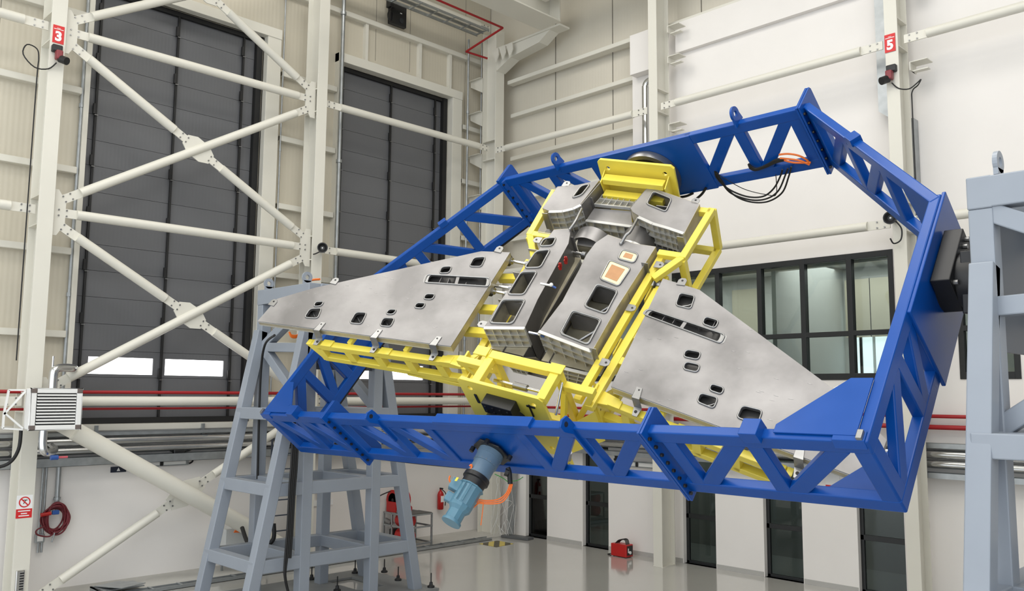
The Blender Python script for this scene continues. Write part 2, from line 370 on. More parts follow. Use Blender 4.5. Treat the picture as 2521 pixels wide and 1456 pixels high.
# ------------------------------------------------------------------ steelwork
def hcol(name, x, y, face, label, z1=13.6, w=.27, d=.5):
    """H column: face gives the direction its broad flange looks to"""
    t = thing(name, (x, y, 0), label, 'column', 'white steel columns'); f = V(face); s = V((-f.y, f.x, 0)); c = V((x, y, 0))
    up = V((0, 0, z1/2)); m = MB()
    for k in (0, 1): m.obox(c-f*(d*k)+up+f*(.012 if not k else -.012), s*w/2, f*.014, up)
    m.obox(c-f*d/2+up, s*.012, f*d/2, up); m.build('shaft', WSTEEL, t, bevel=.004)
    MB().obox(c-f*d/2+V((0, 0, .01)), s*(w/2+.01), f*(d/2+.02), V((0, 0, .01))).build('base_plate', WSTEEL, t)
    for z in (3.4, 3.75, 6.85, 7.4, 10.4, 10.95): MB().obox(c-f*d/2+V((0, 0, z)), s*w/2, f*d/2, V((0, 0, .012))).build('stiffener', WSTEEL, t)
    return t
hcol('steel_column', -17.35, 4.95, (1, 0, 0), 'tall white steel column with red number 3 sign at left')
hcol('steel_column', -17.35, 10.76, (1, 0, 0), 'tall white steel column between the two grey doors')
hcol('steel_column', -17.3, 16.55, (1, 0, 0), 'tall white steel column in the corner carrying the crane beam', 14.2, .33)
hcol('steel_column', -11.68, 16.2, (0, -1, 0), 'white steel column before the cream to white joint of the back wall', 14.5, .24, .45)
hcol('steel_column', -6.16, 16.2, (0, -1, 0), 'white steel column with red number 5 sign at right', 14.5, .24, .45)
def tie(p0, p1, label, r=.092, plate=True, nv=None, group='white tubular braces of the hall'):
    """tubular brace with slotted end plates and bolts"""
    p0 = V(p0); p1 = V(p1); d = (p1-p0).normalized(); nv = V(nv); s = d.cross(nv).normalized()
    t = thing('steel_brace', (p0+p1)/2-V((0, 0, r)), label, 'brace', group)
    e = .42; MB().cyl(p0+d*e, p1-d*e, r, 22).build('tube', WSTEEL, t, smooth=40)
    for p, q in ((p0, d), (p1, -d)):
        pl = MB().obox(p+q*.34, q*.34, s*r*.92, nv*.012).build('end_plate', WSTEEL, t)
        for i in (.1, .24):
            for k in (-.055, .055): MB().cyl(p+q*i+s*k-nv*.03, p+q*i+s*k+nv*.03, .016, 8).build('bolt', STEEL, pl)
    return t
def node(c, q, s, nv, poly, label):
    """bolted gusset plate where braces meet"""
    c = V(c); o = MB().prism([c+V(q)*a+V(s)*b-V(nv)*.012 for a, b in poly], V(nv)*.024).build('gusset_plate', WSTEEL)
    return tag(o, label, 'gusset plate', 'gusset plates of the left wall bracing')
XC = -17.45; nx = (1, 0, 0); zs = (3.59, 7.13, 10.68)
ya, yb_, yc_ = 5.1, 10.6, 10.92
for z, w_ in zip(zs, ('lower', 'middle', 'upper')):
    tie((XC, ya, z), (XC, yb_, z), '%s horizontal white tube across the left grey door' % w_, nv=nx)
    tie((XC, yc_, z), (XC, 16.3, z), '%s horizontal white tube across the right grey door' % w_, nv=nx)
    tie((XC, -1, z), (XC, 4.8, z), '%s horizontal white tube left of the number 3 column' % w_, nv=nx)
def xbr(z0, z1, w_, mid):
    y, z = mid
    tie((XC, ya+.1, z0+.22), (XC, yb_-.1, z1-.22), '%s diagonal white tube rising rightwards over the left door' % w_, nv=nx)
    a = V((XC, ya+.1, z1-.22)); b = V((XC, yb_-.1, z0+.22)); m = V((XC, y, z)); d = (b-a).normalized()
    tie(a, m-d*.2, '%s left half of the diagonal falling rightwards over the left door' % w_, nv=nx)
    tie(m+d*.2, b, '%s right half of the diagonal falling rightwards over the left door' % w_, nv=nx)
    s = d.cross(V(nx)); node(m, d, s, nx, [(-.34, -.11), (-.15, -.22), (.15, -.22), (.34, -.11), (.34, .11), (.15, .22), (-.15, .22), (-.34, .11)], '%s octagonal gusset plate at the brace crossing' % w_)
xbr(zs[1], zs[2], 'upper', (7.85, 8.905)); xbr(zs[0], zs[1], 'lower', (7.85, 5.36)); xbr(zs[2], 14.2, 'topmost', (7.85, 12.44))
for y, sg, nm in ((ya, 1, 'left'), (yb_, -1, 'right')):
    for z, w_ in zip(zs, ('low', 'mid', 'high')):
        node((XC, y, z), (0, 1, 0), (0, 0, 1), nx, [(-.04*sg, -.44), (.08*sg, -.44), (.22*sg, -.22), (.22*sg, .22), (.08*sg, .44), (-.04*sg, .44)], '%s gusset plate on the %s column of the braced bay' % (w_, nm))
# bottom bay: one heavy tube and a thin crossing one in two halves
tie((-17.2, 5.3, 3.25), (-17.2, 10.4, .25), 'heavy white diagonal tube low on the left wall', .165, nv=nx)
a = V((-17.45, 5.3, .1)); b = V((-17.45, 10.6, 3.3)); d = (b-a).normalized(); m = V((-17.45, 7.95, 1.72))
tie(a, m-d*.25, 'thin white diagonal tube low at bottom left', .085, nv=nx); tie(m+d*.25, b, 'thin white diagonal tube rising behind the left tower', .085, nv=nx)
node(m, d, d.cross(V(nx)), nx, [(-.4, -.13), (-.1, -.24), (.1, -.24), (.4, -.13), (.4, .13), (.1, .24), (-.1, .24), (-.4, .13)], 'octagonal gusset plate behind the heavy lower tube')
# back wall ties
ny = (0, -1, 0); YB = 16.25
for z, w_ in ((10.5, 'upper'), (7.02, 'lower')):
    tie((-17.1, YB, z+.05), (-11.9, YB, z), '%s horizontal white tube on the back wall next to the corner' % w_, .09, nv=ny)
    tie((-11.5, YB, z), (-6.35, YB, z), '%s horizontal white tube between the back wall columns' % w_, .09, nv=ny)
    tie((-5.95, YB, z), (-.5, YB, z), '%s horizontal white tube right of the number 5 column' % w_, .09, nv=ny)
tie((XC, yc_, 14.2), (XC, 16.3, 14.2), 'topmost horizontal white tube beside the crane beam', nv=nx)
# girts
def girt(p0, p1, nrm, label, h=.12, dpt=.16):
    p0 = V(p0); p1 = V(p1); m = MB(); n_ = V(nrm)
    m.bar(p0+n_*dpt/2, p1+n_*dpt/2, n_, dpt, .012); m.bar(p0+n_*dpt-V((0, 0, h/2)), p1+n_*dpt-V((0, 0, h/2)), n_, .012, h); m.bar(p0-V((0, 0, h)) + n_*dpt/2, p1-V((0, 0, h))+n_*dpt/2, n_, dpt, .012)
    return tag(m.build('wall_girt', WSTEEL), label, 'girt', 'cream wall girts')
for z, nm in zip((4.95, 6.6, 8.25, 9.9, 11.5, 13.6), ('lowest', 'second', 'third', 'fourth', 'fifth', 'top')):
    if nm == 'top':
        girt((-18.4, -3, 13.6), (-18.4, 16.9, 13.6), (1, 0, 0), 'cream girt running above both grey doors'); continue
    girt((-18.4, -3, z), (-18.4, 5.72, z), (1, 0, 0), '%s cream girt left of the left grey door' % nm)
    girt((-18.4, 10.2, z), (-18.4, 11.75, z), (1, 0, 0), '%s short cream girt between the grey doors' % nm)
    girt((-18.4, 16.0, z), (-18.4, 17, z), (1, 0, 0), '%s short cream girt beside the corner column' % nm)
for y, nm in ((12.6, 'left'), (14.4, 'middle'), (15.5, 'right')):
    o = MB().box(-18.4, -18.28, y, y+.09, 12.46, 13.5).build('girt_post', WSTEEL); tag(o, '%s short cream post above the right grey door' % nm, 'post', 'posts above the right door')
for z, x1, nm in ((12.78, 6, 'topmost'), (11.82, -12.4, 'second'), (10.55, -12.4, 'third'), (9.35, -12.4, 'fourth'), (8.2, -12.4, 'lowest')):
    girt((-17.3, WB+.24 if x1 < 0 else WB+.1, z), (x1, WB+.24 if x1 < 0 else WB+.1, z), (0, -1, 0), '%s cream girt on the back wall cladding' % nm, .1, .22)
def bracket(p, a, b, label):
    p = V(p); a = V(a); b = V(b); o = MB().prism([p-b*.02, p+a*.55-b*.02, p+a*.55+b*.0, p+V((0, 0, -.3))-b*.02][:3]+[p+V((0, 0, -.35))], b.normalized()*.3).build('girt_bracket', WSTEEL); return tag(o, label, 'bracket', 'girt brackets on the columns')
for z in (12.85, 11.85, 10.6, 9.4):
    m = MB().prism([(-17.8, 16.35, z), (-18.3, 16.35, z), (-18.3, 16.35, z-.15), (-17.8, 16.35, z-.42)], (0, .02, 0)); m.box(-18.35, -17.8, 16.25, 16.45, z-.0, z+.015)
    tag(m.build('girt_bracket', WSTEEL), 'corner column bracket at the height of the %s girt' % {12.85: 'topmost', 11.85: 'second', 10.6: 'third', 9.4: 'fourth'}[z], 'bracket', 'girt brackets')
for x, nm in ((-11.45, 'cream to white joint'), (-5.95, 'number 5')):
    for z, h in ((12.5, 'high'), (11.75, 'middle'), (10.1, 'low')):
        m = MB().box(x, x+.32, 16.45, 16.75, z, z+.015); m.box(x, x+.3, 16.55, 16.68, z-.15, z-.13); m.box(x, x+.02, 16.45, 16.75, z-.15, z)
        tag(m.build('girt_bracket', WSTEEL), '%s angle bracket on the %s column' % (h, nm), 'bracket', 'girt brackets')
# crane runway beam and its corbel
m = MB(); m.box(-15.5, -14.72, -2, 16.3, 13.6, 13.64); m.box(-15.13, -15.09, -2, 16.3, 13.64, 14.3); m.box(-15.5, -14.72, -2, 16.3, 14.3, 14.34); m.box(-15.48, -14.74, 16.28, 16.32, 13.6, 14.34)
tag(m.build('crane_beam', WSTEEL, bevel=.006), 'deep cream crane runway beam at the top of the left bay', 'beam')
m = MB().prism([(-17.27, 16.4, 13.55), (-15.2, 16.4, 13.55), (-15.6, 16.4, 13.32), (-16.7, 16.4, 13.2), (-17.27, 16.4, 12.95)], (0, .35, 0)); m.box(-17.27, -14.8, 16.35, 16.75, 13.55, 13.6)
for k in range(3): m.prism([(-17.25+.28*k, 16.2, 13.5), (-17.0+.28*k, 16.2, 13.5), (-16.98+.28*k, 16.2, 13.3), (-17.1+.28*k, 16.2, 13.1)], (0, .03, 0))
tag(m.build('corbel_bracket', WSTEEL), 'cream corbel under the crane beam on the corner column', 'bracket')
m = MB(); m.box(-14.7, 7.8, 15.5, 15.54, 13.95, 14.5); m.box(-14.7, 7.8, 15.35, 15.7, 13.93, 13.97); tag(m.build('crane_bridge', WSTEEL), 'cream crane bridge girder crossing at the top edge', 'beam')
m = MB()
for (p, q) in (((-17.85, 15.75, 13.5), (-16.35, 15.75, 13.75)), ((-17.85, 15.75, 13.5), (-17.6, 16.35, 13.4)), ((-16.35, 15.75, 13.75), (-16.4, 13.0, 13.8))): m.cyl(p, q, .03, 8)
tag(m.build('red_conduit', REDP), 'thin red conduit bent around the head of the corner column', 'pipe')
m = MB()
for k in (0, .25, .5): m.box(-17.9+k, -17.87+k, 8, 16.2, 14.1, 14.18)
for k in range(14): m.box(-17.9, -17.35, 8.3+k*.6, 8.34+k*.6, 14.1, 14.13)
tag(m.build('cable_ladder', GALV), 'galvanised cable ladder high beside the crane beam', 'cable tray')
# ================================================================== SERVICES ON THE WALLS
def run(name, m, pts, r, label, cat, seg=12, group=None):
    return tag(MB().tube([V(p) for p in pts], r, seg).build(name, m, smooth=50), label, cat, group)
run('fire_pipe', REDP, [(-17.62, -2, 3.76), (-17.62, 16.0, 3.76)], .035, 'upper red fire pipe along the left wall', 'pipe')
run('fire_pipe', REDP, [(-17.62, -2, 3.44), (-17.62, 16.0, 3.44)], .025, 'lower red fire pipe along the left wall', 'pipe')
run('fire_pipe', REDP, [(-17.0, 16.86, 3.44), (5, 16.86, 3.44)], .035, 'upper red fire pipe along the back wall', 'pipe')
run('fire_pipe', REDP, [(-17.0, 16.86, 3.24), (5, 16.86, 3.24)], .045, 'lower red fire pipe along the back wall', 'pipe')
for z, nm in ((2.80, 'upper'), (2.62, 'lower')):
    run('insulated_pipe', JACKET, [(-18.02, -2, z), (-18.02, 16.6, z)], .075, '%s shiny insulated pipe along the left wall' % nm, 'pipe', 18)
    run('insulated_pipe', JACKET, [(-16.9, 16.85, z-.05), (5, 16.85, z-.05)], .075, '%s shiny insulated pipe along the back wall' % nm, 'pipe', 18)
def traybox(name, b, label):
    x0, x1, y0, y1, z0, z1 = b; m = MB(); m.box(x0, x1, y0, y1, z0, z0+.006)
    if y1-y0 > x1-x0: m.box(x0, x0+.006, y0, y1, z0, z1); m.box(x1-.006, x1, y0, y1, z0, z1)
    else: m.box(x0, x1, y0, y0+.006, z0, z1); m.box(x0, x1, y1-.006, y1, z0, z1)
    return tag(m.build(name, GALV), label, 'cable tray')
traybox('cable_tray', (-18.19, -17.98, -2, 16.7, 2.9, 2.97), 'slim galvanised cable tray under the sill of the left wall')
traybox('cable_tray', (-18.19, -17.9, -2, 16.7, 2.34, 2.5), 'deep galvanised cable tray under the shiny pipes on the left wall')
traybox('cable_tray', (-16.9, 5, 16.78, 16.98, 2.86, 2.95), 'slim galvanised cable tray above the shiny pipes on the back wall')
traybox('cable_tray', (-16.9, 5, 16.72, 16.98, 2.32, 2.42), 'deep galvanised cable tray under the shiny pipes on the back wall')
for k, y in enumerate((6.35, 8.55)):
    m = MB(); m.box(-18.13, -18.06, y-.03, y+.03, 2.84, 3.1); m.box(-18.1, -17.95, y-.05, y+.05, 2.84, 2.86)
    tag(m.build('pipe_bracket', GALV), 'galvanised bracket under the sill %s' % ('nearest the number 3 column' if not k else 'towards the left tower'), 'bracket', 'pipe brackets')
def fixture(t0, axis, L, label):
    t = thing('strip_light', t0, label, 'light fixture'); p = V(t0); a = V(axis); o = V((a.y, -a.x, 0)) if a.y else V((0, -1, 0))
    up = V((0, 0, .07)); MB().obox(p+a*L/2+up+o*.03, a*L/2, o*.03, up).build('housing', GALV, t, bevel=.006)
    for k in (.06, .54): MB().obox(p+a*L*(k+.2)+up+o*.062, a*L*.2, o*.004, up*.6).build('diffuser', WHITE, t)
    MB().obox(p+a*L*.5+up+o*.064, a*.03, o*.006, up*.8).build('centre_clip', BLACK, t); return t
q = LX(325, 1150, -18.18); q2 = LX(462, 1150, -18.18); fixture((-18.19, q.y, q.z-.02), (0, 1, 0), q2.y-q.y, 'slim strip light under the cable tray at lower left')
fixture((-13.5, 16.98, 2.06), (1, 0, 0), 1.4, 'slim strip light on the back wall left of the joint column')
q = LX(289, 1156, -18.185); m = MB(); m.box(-18.2, -18.17, q.y-.13, q.y+.17, q.z-.06, q.z+.05); e = m.build('exit_sign', mat('dark_navy', (28, 34, 52), .5)); tag(e, 'small dark navy direction sign half hidden by the heavy lower tube', 'sign')
p_ = V((-18.168, q.y-.02, q.z-.035)); MB().add([p_+V((0, 0, 0)), p_+V((0, .07, 0)), p_+V((0, .035, .07))], [(0, 1, 2)]).build('arrow', WHITE, e)
q = LX(440, 1113, -18.0); t = thing('cable_junction', q-V((0, 0, .1)), 'small black cable junction hanging below the left wall pipes', 'junction box')
MB().obox(q, V((.05, 0, 0)), V((0, .12, 0)), V((0, 0, .05))).build('body', BLACK, t, bevel=.02)
MB().tube(curve([q+V((0, -.1, 0)), q+V((0, -.3, .08)), q+V((0, -.4, .15))]), .015).build('cable', BLKR, t); MB().tube(curve([q+V((0, .1, 0)), q+V((0, .25, .03)), q+V((0, .35, .16))]), .015).build('cable', BLKR, t)
run('black_cable', BLKR, curve([LX(466, 1142, -18.1), LX(474, 1136, -18.1), LX(476, 1123, -18.1)]), .018, 'short black cable at the end of the strip light', 'cable')

def disc(mb, c, u, v, r0, r1, n=32):
    c = V(c); vs = []; fs = []
    for k in range(n):
        a = 2*PI*k/n; d = V(u)*math.cos(a)+V(v)*math.sin(a); vs += [c+d*r0, c+d*r1]
    for k in range(n): j = (k+1) % n; fs.append((2*k, 2*k+1, 2*j+1, 2*j))
    mb.add(vs, fs)
def text(body, size, c, right, up, m, parent, bold=.0, name='lettering'):
    cu = bpy.data.curves.new(name, 'FONT'); cu.body = body; cu.size = size; cu.align_x = 'CENTER'; cu.align_y = 'CENTER'; cu.offset = bold; cu.extrude = .001
    o = bpy.data.objects.new(name, cu); COL.objects.link(o); cu.materials.append(m); bpy.context.view_layer.update(); me = bpy.data.meshes.new_from_object(o.evaluated_get(bpy.context.evaluated_depsgraph_get())); bpy.data.objects.remove(o); o = bpy.data.objects.new(name, me); COL.objects.link(o); r = V(right); u = V(up); n = r.cross(u)
    o.parent = parent; L = V(c)-parent_loc(parent); o.matrix_local = Matrix(((r.x, u.x, n.x, L.x), (r.y, u.y, n.y, L.y), (r.z, u.z, n.z, L.z), (0, 0, 0, 1))); return o
def numsign(num, c, right, nrm, label):
    c = V(c); r = V(right); n = V(nrm); up = V((0, 0, 1)); t = thing('number_sign', c-V((0, 0, .17)), label, 'sign', 'red number signs')
    MB().obox(c, r*.1, n*.004, up*.175).build('sign_plate', SIGNR, t)
    text(num, .25, c+n*.007-up*.045, r, up, PAPER, t, .012)
    m = MB(); m.obox(c+n*.006+up*.1, r*.085, n*.001, up*.006); m.obox(c+n*.006+up*.122, r*.03, n*.001, up*.004); m.build('small_print_line', PAPER, t)
numsign('3', (-17.32, 4.95, 10.52), (0, 1, 0), (1, 0, 0), 'red sign with white number 3 on the left column')
numsign('5', (-6.18, 16.164, 10.47), (1, 0, 0), (0, -1, 0), 'red sign with white number 5 on the right column')
# no smoking plate
c = V((-17.325, 4.93, 1.72)); t = thing('prohibition_sign', c-V((0, 0, .25)), 'white and red prohibition sign low on the left column', 'sign')
MB().obox(c, V((.003, 0, 0)), V((0, .13, 0)), V((0, 0, .2))).build('sign_plate', PAPER, t)
MB().obox(c+V((.003, 0, -.12)), V((.003, 0, 0)), V((0, .13, 0)), V((0, 0, .08))).build('red_panel', SIGNR, t)
m = MB(); disc(m, c+V((.006, 0, .08)), (0, 1, 0), (0, 0, 1), .075, .095); m.obox(c+V((.006, 0, .08)), V((.0005, 0, 0)), V((0, .055, -.055)), V((0, .007, .007))); m.build('prohibition_ring', SIGNR, t)
m = MB(); m.obox(c+V((.0055, .01, .115)), V((.0004, 0, 0)), V((0, .035, 0)), V((0, 0, .006))); m.obox(c+V((.0055, 0, .08)), V((.0004, 0, 0)), V((0, .02, .03)), V((0, .005, -.003))); m.build('black_symbol', BLACK, t)
m = MB()
for z, w in ((-.075, .1), (-.12, .05), (-.16, .085)): m.obox(c+V((.0065, 0, z)), V((.0005, 0, 0)), V((0, w, 0)), V((0, 0, .009)))
m.build('small_print_line', PAPER, t)
q = V((-17.31, 4.9, .22)); t = thing('vent_guard', q, 'small chrome slotted fitting at the foot of the left column', 'fitting')
MB().box(-17.335, -17.27, 4.86, 5.0, .2, .62).build('body', CHROME, t, bevel=.015)
m = MB()
for k in range(8): m.box(-17.272, -17.262, 4.92, 4.985, .24+k*.045, .262+k*.045)
m.build('slots', BLACK, t)
# flame detector cameras under the number signs
def detector(c, n, s, label, loop):
    c = V(c); n = V(n); s = V(s); t = thing('flame_detector', c-V((0, 0, .3)), label, 'detector', 'flame detectors on the columns')
    MB().obox(c+n*.05, n*.06, s*.09, V((0, 0, .07))).build('mounting_bracket', BLACK, t, bevel=.02)
    MB().obox(c+n*.12+s*.02-V((0, 0, .14)), n*.07, s*.06, V((0, 0, .09))).build('red_body', mat('maroon_enamel', (128, 44, 52), .4), t, bevel=.025)
    MB().cyl(c+n*.12+s*.05-V((0, 0, .2)), c+n*.24+s*.13-V((0, 0, .26)), .075, 18).build('lens_hood', BLACK, t, smooth=40)
    MB().tube(curve([c+n*.08+s*.0-V((0, 0, .28))]+[c+n*x+s*y+V((0, 0, z)) for x, y, z in loop], 40), .012, 8).build('cable', BLKR, t)
detector((-17.33, 4.93, 10.22), (1, 0, 0), (0, 1, 0), 'black and red flame detector under the number 3 sign', [(.03, -.12, -.42), (.02, -.35, -.45), (0, -.55, -.25), (0, -.5, -.05), (0, -.33, -.08), (-.02, -.28, -.25), (-.05, -.28, -.6), (-.06, -.28, -2.5), (-.06, -.28, -5.9)])
detector((-6.16, 16.19, 9.95), (0, -1, 0), (-1, 0, 0), 'black and red flame detector under the number 5 sign', [(.02, -.1, -.4), (0, -.28, -.45), (-.05, -.42, -.35), (-.06, -.48, -.3), (-.06, -.42, -.4), (-.1, -.3, -.48), (-.12, -.28, -.8), (-.12, -.28, -2.5), (-.12, -.28, -4.6)])
# horns
def horn(c, n, label, hook):
    c = V(c); n = V(n).normalized(); s = V((-n.y, n.x, 0)); t = thing('siren_horn', c-V((0, 0, .15)), label, 'siren', 'black siren horns on the columns')
    MB().lathe(c, n, [(0, .05), (.08, .06), (.16, .095), (.2, .12), (.2, .1), (.14, .05)], 20).build('horn_body', BLACK, t, smooth=50)
    MB().ball(c+n*.13, .022).build('white_centre', WHITE, t, smooth=60)
    MB().obox(c-n*.1, n*.1, s*.05, V((0, 0, .06))).build('driver', BLACK, t, bevel=.02)
    MB().tube(curve([c-n*.1+s*x+V((0, 0, z)) for x, z in hook]), .014, 8).build('cable', BLKR, t)
horn(V((-17.1, 10.75, 7.08)), (.85, -.5, 0), 'black siren horn on the column between the grey doors', [(-.05, -.05), (-.14, -.1), (-.2, -.12)])
horn(V((-6.2, 15.95, 7.05)), (.2, -1, -.1), 'black siren horn on the number 5 column', [(0.05, -.05), (.14, -.2), (.12, -.4), (0, -.46), (-.06, -.36)])
# wall loudspeaker panel
c = LX(978, 38, -18.15); t = thing('panel_speaker', c-V((0, 0, .35)), 'black square panel unit high above the right grey door', 'speaker')
MB().obox(c, V((.06, 0, 0)), V((0, .27, 0)), V((0, 0, .3))).build('body', BLACK, t, bevel=.01)
m = MB(); m.obox(c+V((.066, .08, .06)), V((.004, 0, 0)), V((0, .03, 0)), V((0, .0, .012))); m.build('white_mark', WHITE, t)
MB().cyl(c+V((.055, .1, -.14)), c+V((.075, .1, -.14)), .07).build('grille', mat('dark_grille', (60, 62, 66), .4, .5), t)
MB().obox(c+V((.03, -.25, .25)), V((.09, 0, 0)), V((0, .09, 0)), V((0, 0, .13))).build('control_box', BLACK, t, bevel=.02)
MB().tube(curve([c+V((.1, -.25, .15)), c+V((.1, -.38, -.1)), c+V((.1, -.34, -.26)), c+V((.1, -.22, -.24)), c+V((.08, -.2, .0))], 30), .018).build('cable', BLKR, t)
# conduits on the left wall
def pole(x, y, z0, z1, r, m, label, name='conduit_pipe'):
    o = MB().cyl((x, y, z0), (x, y, z1), r, 12)
    for k in range(3): z = z0+(z1-z0)*(.2+.3*k); o.cyl((x, y, z-.04), (x, y, z+.04), r*1.5, 12)
    return tag(o.build(name, m, smooth=40), label, 'conduit')
pole(-18.3, 5.75, 3.1, 16, .035, GALV, 'galvanised conduit up the left edge of the left grey door')
pole(-18.1, 11.78, 3.1, 16, .05, GALV, 'galvanised conduit up the left edge of the right grey door')
pole(-18.05, 16.02, 3.12, 14.0, .03, GALV, 'galvanised conduit to the right of the right grey door'); pole(-17.95, 16.45, 3.1, 14, .022, GALV, 'thin conduit beside the corner column')
pole(-18.25, 10.22, 3.1, 16, .02, GALV, 'thin conduit right of the left grey door')
m = MB(); m.cyl((-18.12, 5.5, .75), (-18.12, 5.5, 2.4), .022); m.cyl((-18.12, 5.44, .75), (-18.12, 5.44, 2.4), .022)
tag(m.build('conduit_pair', GALV, smooth=40), 'pair of thin conduits dropping to the wall socket at lower left', 'conduit')
q = LX(97, 1326, -18.12); t = thing('wall_socket', q-V((0, 0, .08)), 'small grey wall socket box below the conduit pair', 'socket')
MB().obox(q, V((.04, 0, 0)), V((0, .08, 0)), V((0, 0, .08))).build('box', GALV, t, bevel=.01); MB().obox(q+V((.042, 0, 0)), V((.003, 0, 0)), V((0, .05, 0)), V((0, 0, .05))).build('cover', WHITE, t)
q0 = LX(146, 1140, -18.1); q1 = LX(140, 1238, -18.1); m = MB(); m.cyl(q0, q1, .045); m.cyl(q1+V((0, 0, .05)), q1+V((0, 0, .1)), .065); m.cyl(q1-V((0, 0, .15)), q1, .03)
tag(m.build('water_pipe', GALV, smooth=40), 'thick galvanised drop pipe above the coiled hose', 'pipe')
# coiled hose
c = LX(135, 1278, -18.02); t = thing('hose_coil', c-V((0, 0, .3)), 'coiled dark red air hose hanging on the lower left wall', 'hose')
m = MB()
for k in range(15):
    rx = .2+random.uniform(-.05, .05); rz = .27+random.uniform(-.06, .04); oy = random.uniform(-.03, .03); oz = random.uniform(-.03, .03); ph = random.uniform(0, 6)
    m.tube([c+V((.02*math.sin(3*a+ph)+.008*k-.05, rx*math.cos(a)+oy, rz*math.sin(a)+oz)) for a in [2*PI*j/40 for j in range(40)]], .016, 8, True)
m.build('coils', REDHOSE, t, smooth=60)
MB().tube(curve([c+V((.06, -.15, -.1)), c+V((.06, -.32, -.17)), c+V((.06, -.3, -.26)), c+V((.06, -.1, -.31)), c+V((.06, 0, -.22))], 30), .014, 8).build('loose_loop', REDHOSE, t, smooth=60)
MB().cyl(c+V((.07, -.01, -.25)), c+V((.07, -.05, -.42)), .014).build('nozzle', GALV, t); MB().obox(c+V((.08, -.02, .13)), V((.03, 0, 0)), V((0, .06, 0)), V((0, 0, .04))).build('blue_coupling', mat('blue_plastic', (40, 80, 150), .4), t, bevel=.01)
MB().cyl(c+V((.08, -.1, .12)), c+V((.08, -.28, .1)), .035).build('red_handle', RED, t)
# unit heater on the column
hx, hy, hz = -16.72, 4.88, 3.5
t = thing('unit_heater', (hx-.2, hy+.05, hz-.4), 'white louvred unit heater fixed to the left column', 'heater')
y0, y1, z0, z1 = 4.72, 5.56, 3.1, 3.82
HX = -16.62
MB().box(HX-.35, HX-.04, y0, y1, z0, z1).build('casing', WHITE, t, bevel=.02)
m = MB()
for b in ((y0, y0+.09, z0, z1), (y1-.09, y1, z0, z1), (y0, y1, z0, z0+.08), (y0, y1, z1-.08, z1)): m.box(HX-.06, HX, *b)
m.build('front_frame', WHITE, t, bevel=.012)
for k in range(10):
    z = z0+.1+k*.054; MB().obox((HX-.014, (y0+y1)/2, z+.02), V((.02, 0, -.006)), V((0, (y1-y0)/2-.1, 0)), V((.002, 0, .011))).build('louvre', WHITE, t, bevel=.004)
MB().box(HX-.1, HX-.036, y0+.08, y1-.08, z0+.08, z1-.08).build('dark_core', BLACK, t)
for yy in (y0+.045, y1-.045):
    for zz in (z0+.04, z1-.04): MB().obox((HX-.02, yy, zz), V((.026, 0, 0)), V((0, .05, 0)), V((0, 0, .042))).build('corner_cap', mat('brown_grey_cap', (104, 94, 90), .5), t, bevel=.012)
m = MB()
for (a, b) in (((HX-.3, y0-.02, z1-.03), (HX-.3, y0-.28, z1-.03)), ((HX-.3, y0-.28, z1-.03), (HX-.3, y0-.33, z1-.45)), ((HX-.3, y0-.33, z1-.45), (HX-.3, y0-.33, z0+.03)), ((HX-.3, y0-.33, z0+.03), (HX-.3, y0-.02, z0)), ((HX-.3, y0-.02, z1-.05), (HX-.3, y0-.33, z1-.45)), ((HX-.3, y0-.33, z0+.3), (HX-.3, y0-.02, z0+.02))): m.bar(a, b, (1, 0, 0), .05, .03)
m.build('mounting_bracket', WHITE, t)
pu = V((-16.85, 5.12, z1))
MB().tube(curve([pu-V((0, 0, .05)), pu+V((0, 0, .2)), pu+V((0, .02, .33)), pu+V((-.1, .15, .38)), pu+V((-.3, .4, .38)), pu+V((-.5, .5, .38))], 30), .075, 16).build('flow_pipe', JACKET, t, smooth=50)
MB().cyl(pu+V((0, -.02, .38)), pu+V((0, -.02, .58)), .018).build('air_vent', CHROME, t); 
pl = V((-16.85, 5.02, z0))
MB().tube(curve([pl+V((0, 0, .05)), pl-V((0, 0, .25)), pl+V((0, .03, -.38)), pl+V((-.15, .15, -.42)), pl+V((-.5, .35, -.4)), pl+V((-.95, .45, -.36))], 30), .07, 16).build('return_pipe', JACKET, t, smooth=50)
MB().cyl(pl+V((.02, .14, -.5)), pl+V((.02, .26, -.5)), .045).build('blue_valve', MATS['blue_plastic'], t); MB().cyl(pl+V((.02, .26, -.5)), pl+V((.02, .42, -.5)), .02).build('red_lever', mat('pink_red_lever', (200, 90, 100), .5), t)
run('black_cable', BLKR, curve([(-17.0, 4.7, 3.1), (-17.0, 4.68, 2.75), (-17.1, 4.55, 2.5), (-17.2, 4.2, 2.4), (-17.2, 4.1, 2.3)], 24), .03, 'thick dark cable hanging below the unit heater', 'cable')
# white box, duct and flat ducts on the back wall
q0 = RY(1558, 108, 16.85); q1 = RY(1597, 172, 16.85)
tag(MB().box(q0.x, q1.x+.3, 16.72, WB-.005, q1.z-.05, 12.75).build('duct_box', WALLW, bevel=.01), 'white boxed out duct left of the joint column', 'box')
q0 = RY(1590, 212, 16.75); m = MB(); m.tube(curve([(q0.x+.28, 16.75, q0.z+.1), (q0.x+.1, 16.75, q0.z+.1), (q0.x, 16.75, q0.z), (q0.x-.01, 16.75, q0.z-.3), (q0.x-.01, 16.75, 8.6), (q0.x-.01, 16.75, 6.8)], 30), .09, 16)
tag(m.build('round_duct', JACKET, smooth=50), 'shiny round duct rising behind the joint column', 'pipe')
q0 = RY(2163, 0, 16.7); q1 = RY(2163, 275, 16.7); m = MB().prism([(q1.x, 16.7, 14), (q1.x+.3, 16.7, 14), (q1.x+.3, 16.7, q1.z-.25), (q1.x, 16.7, q1.z)], (0, .12, 0))
tag(m.build('flat_duct', GALV), 'flat galvanised cable duct left of the number 5 column', 'duct')
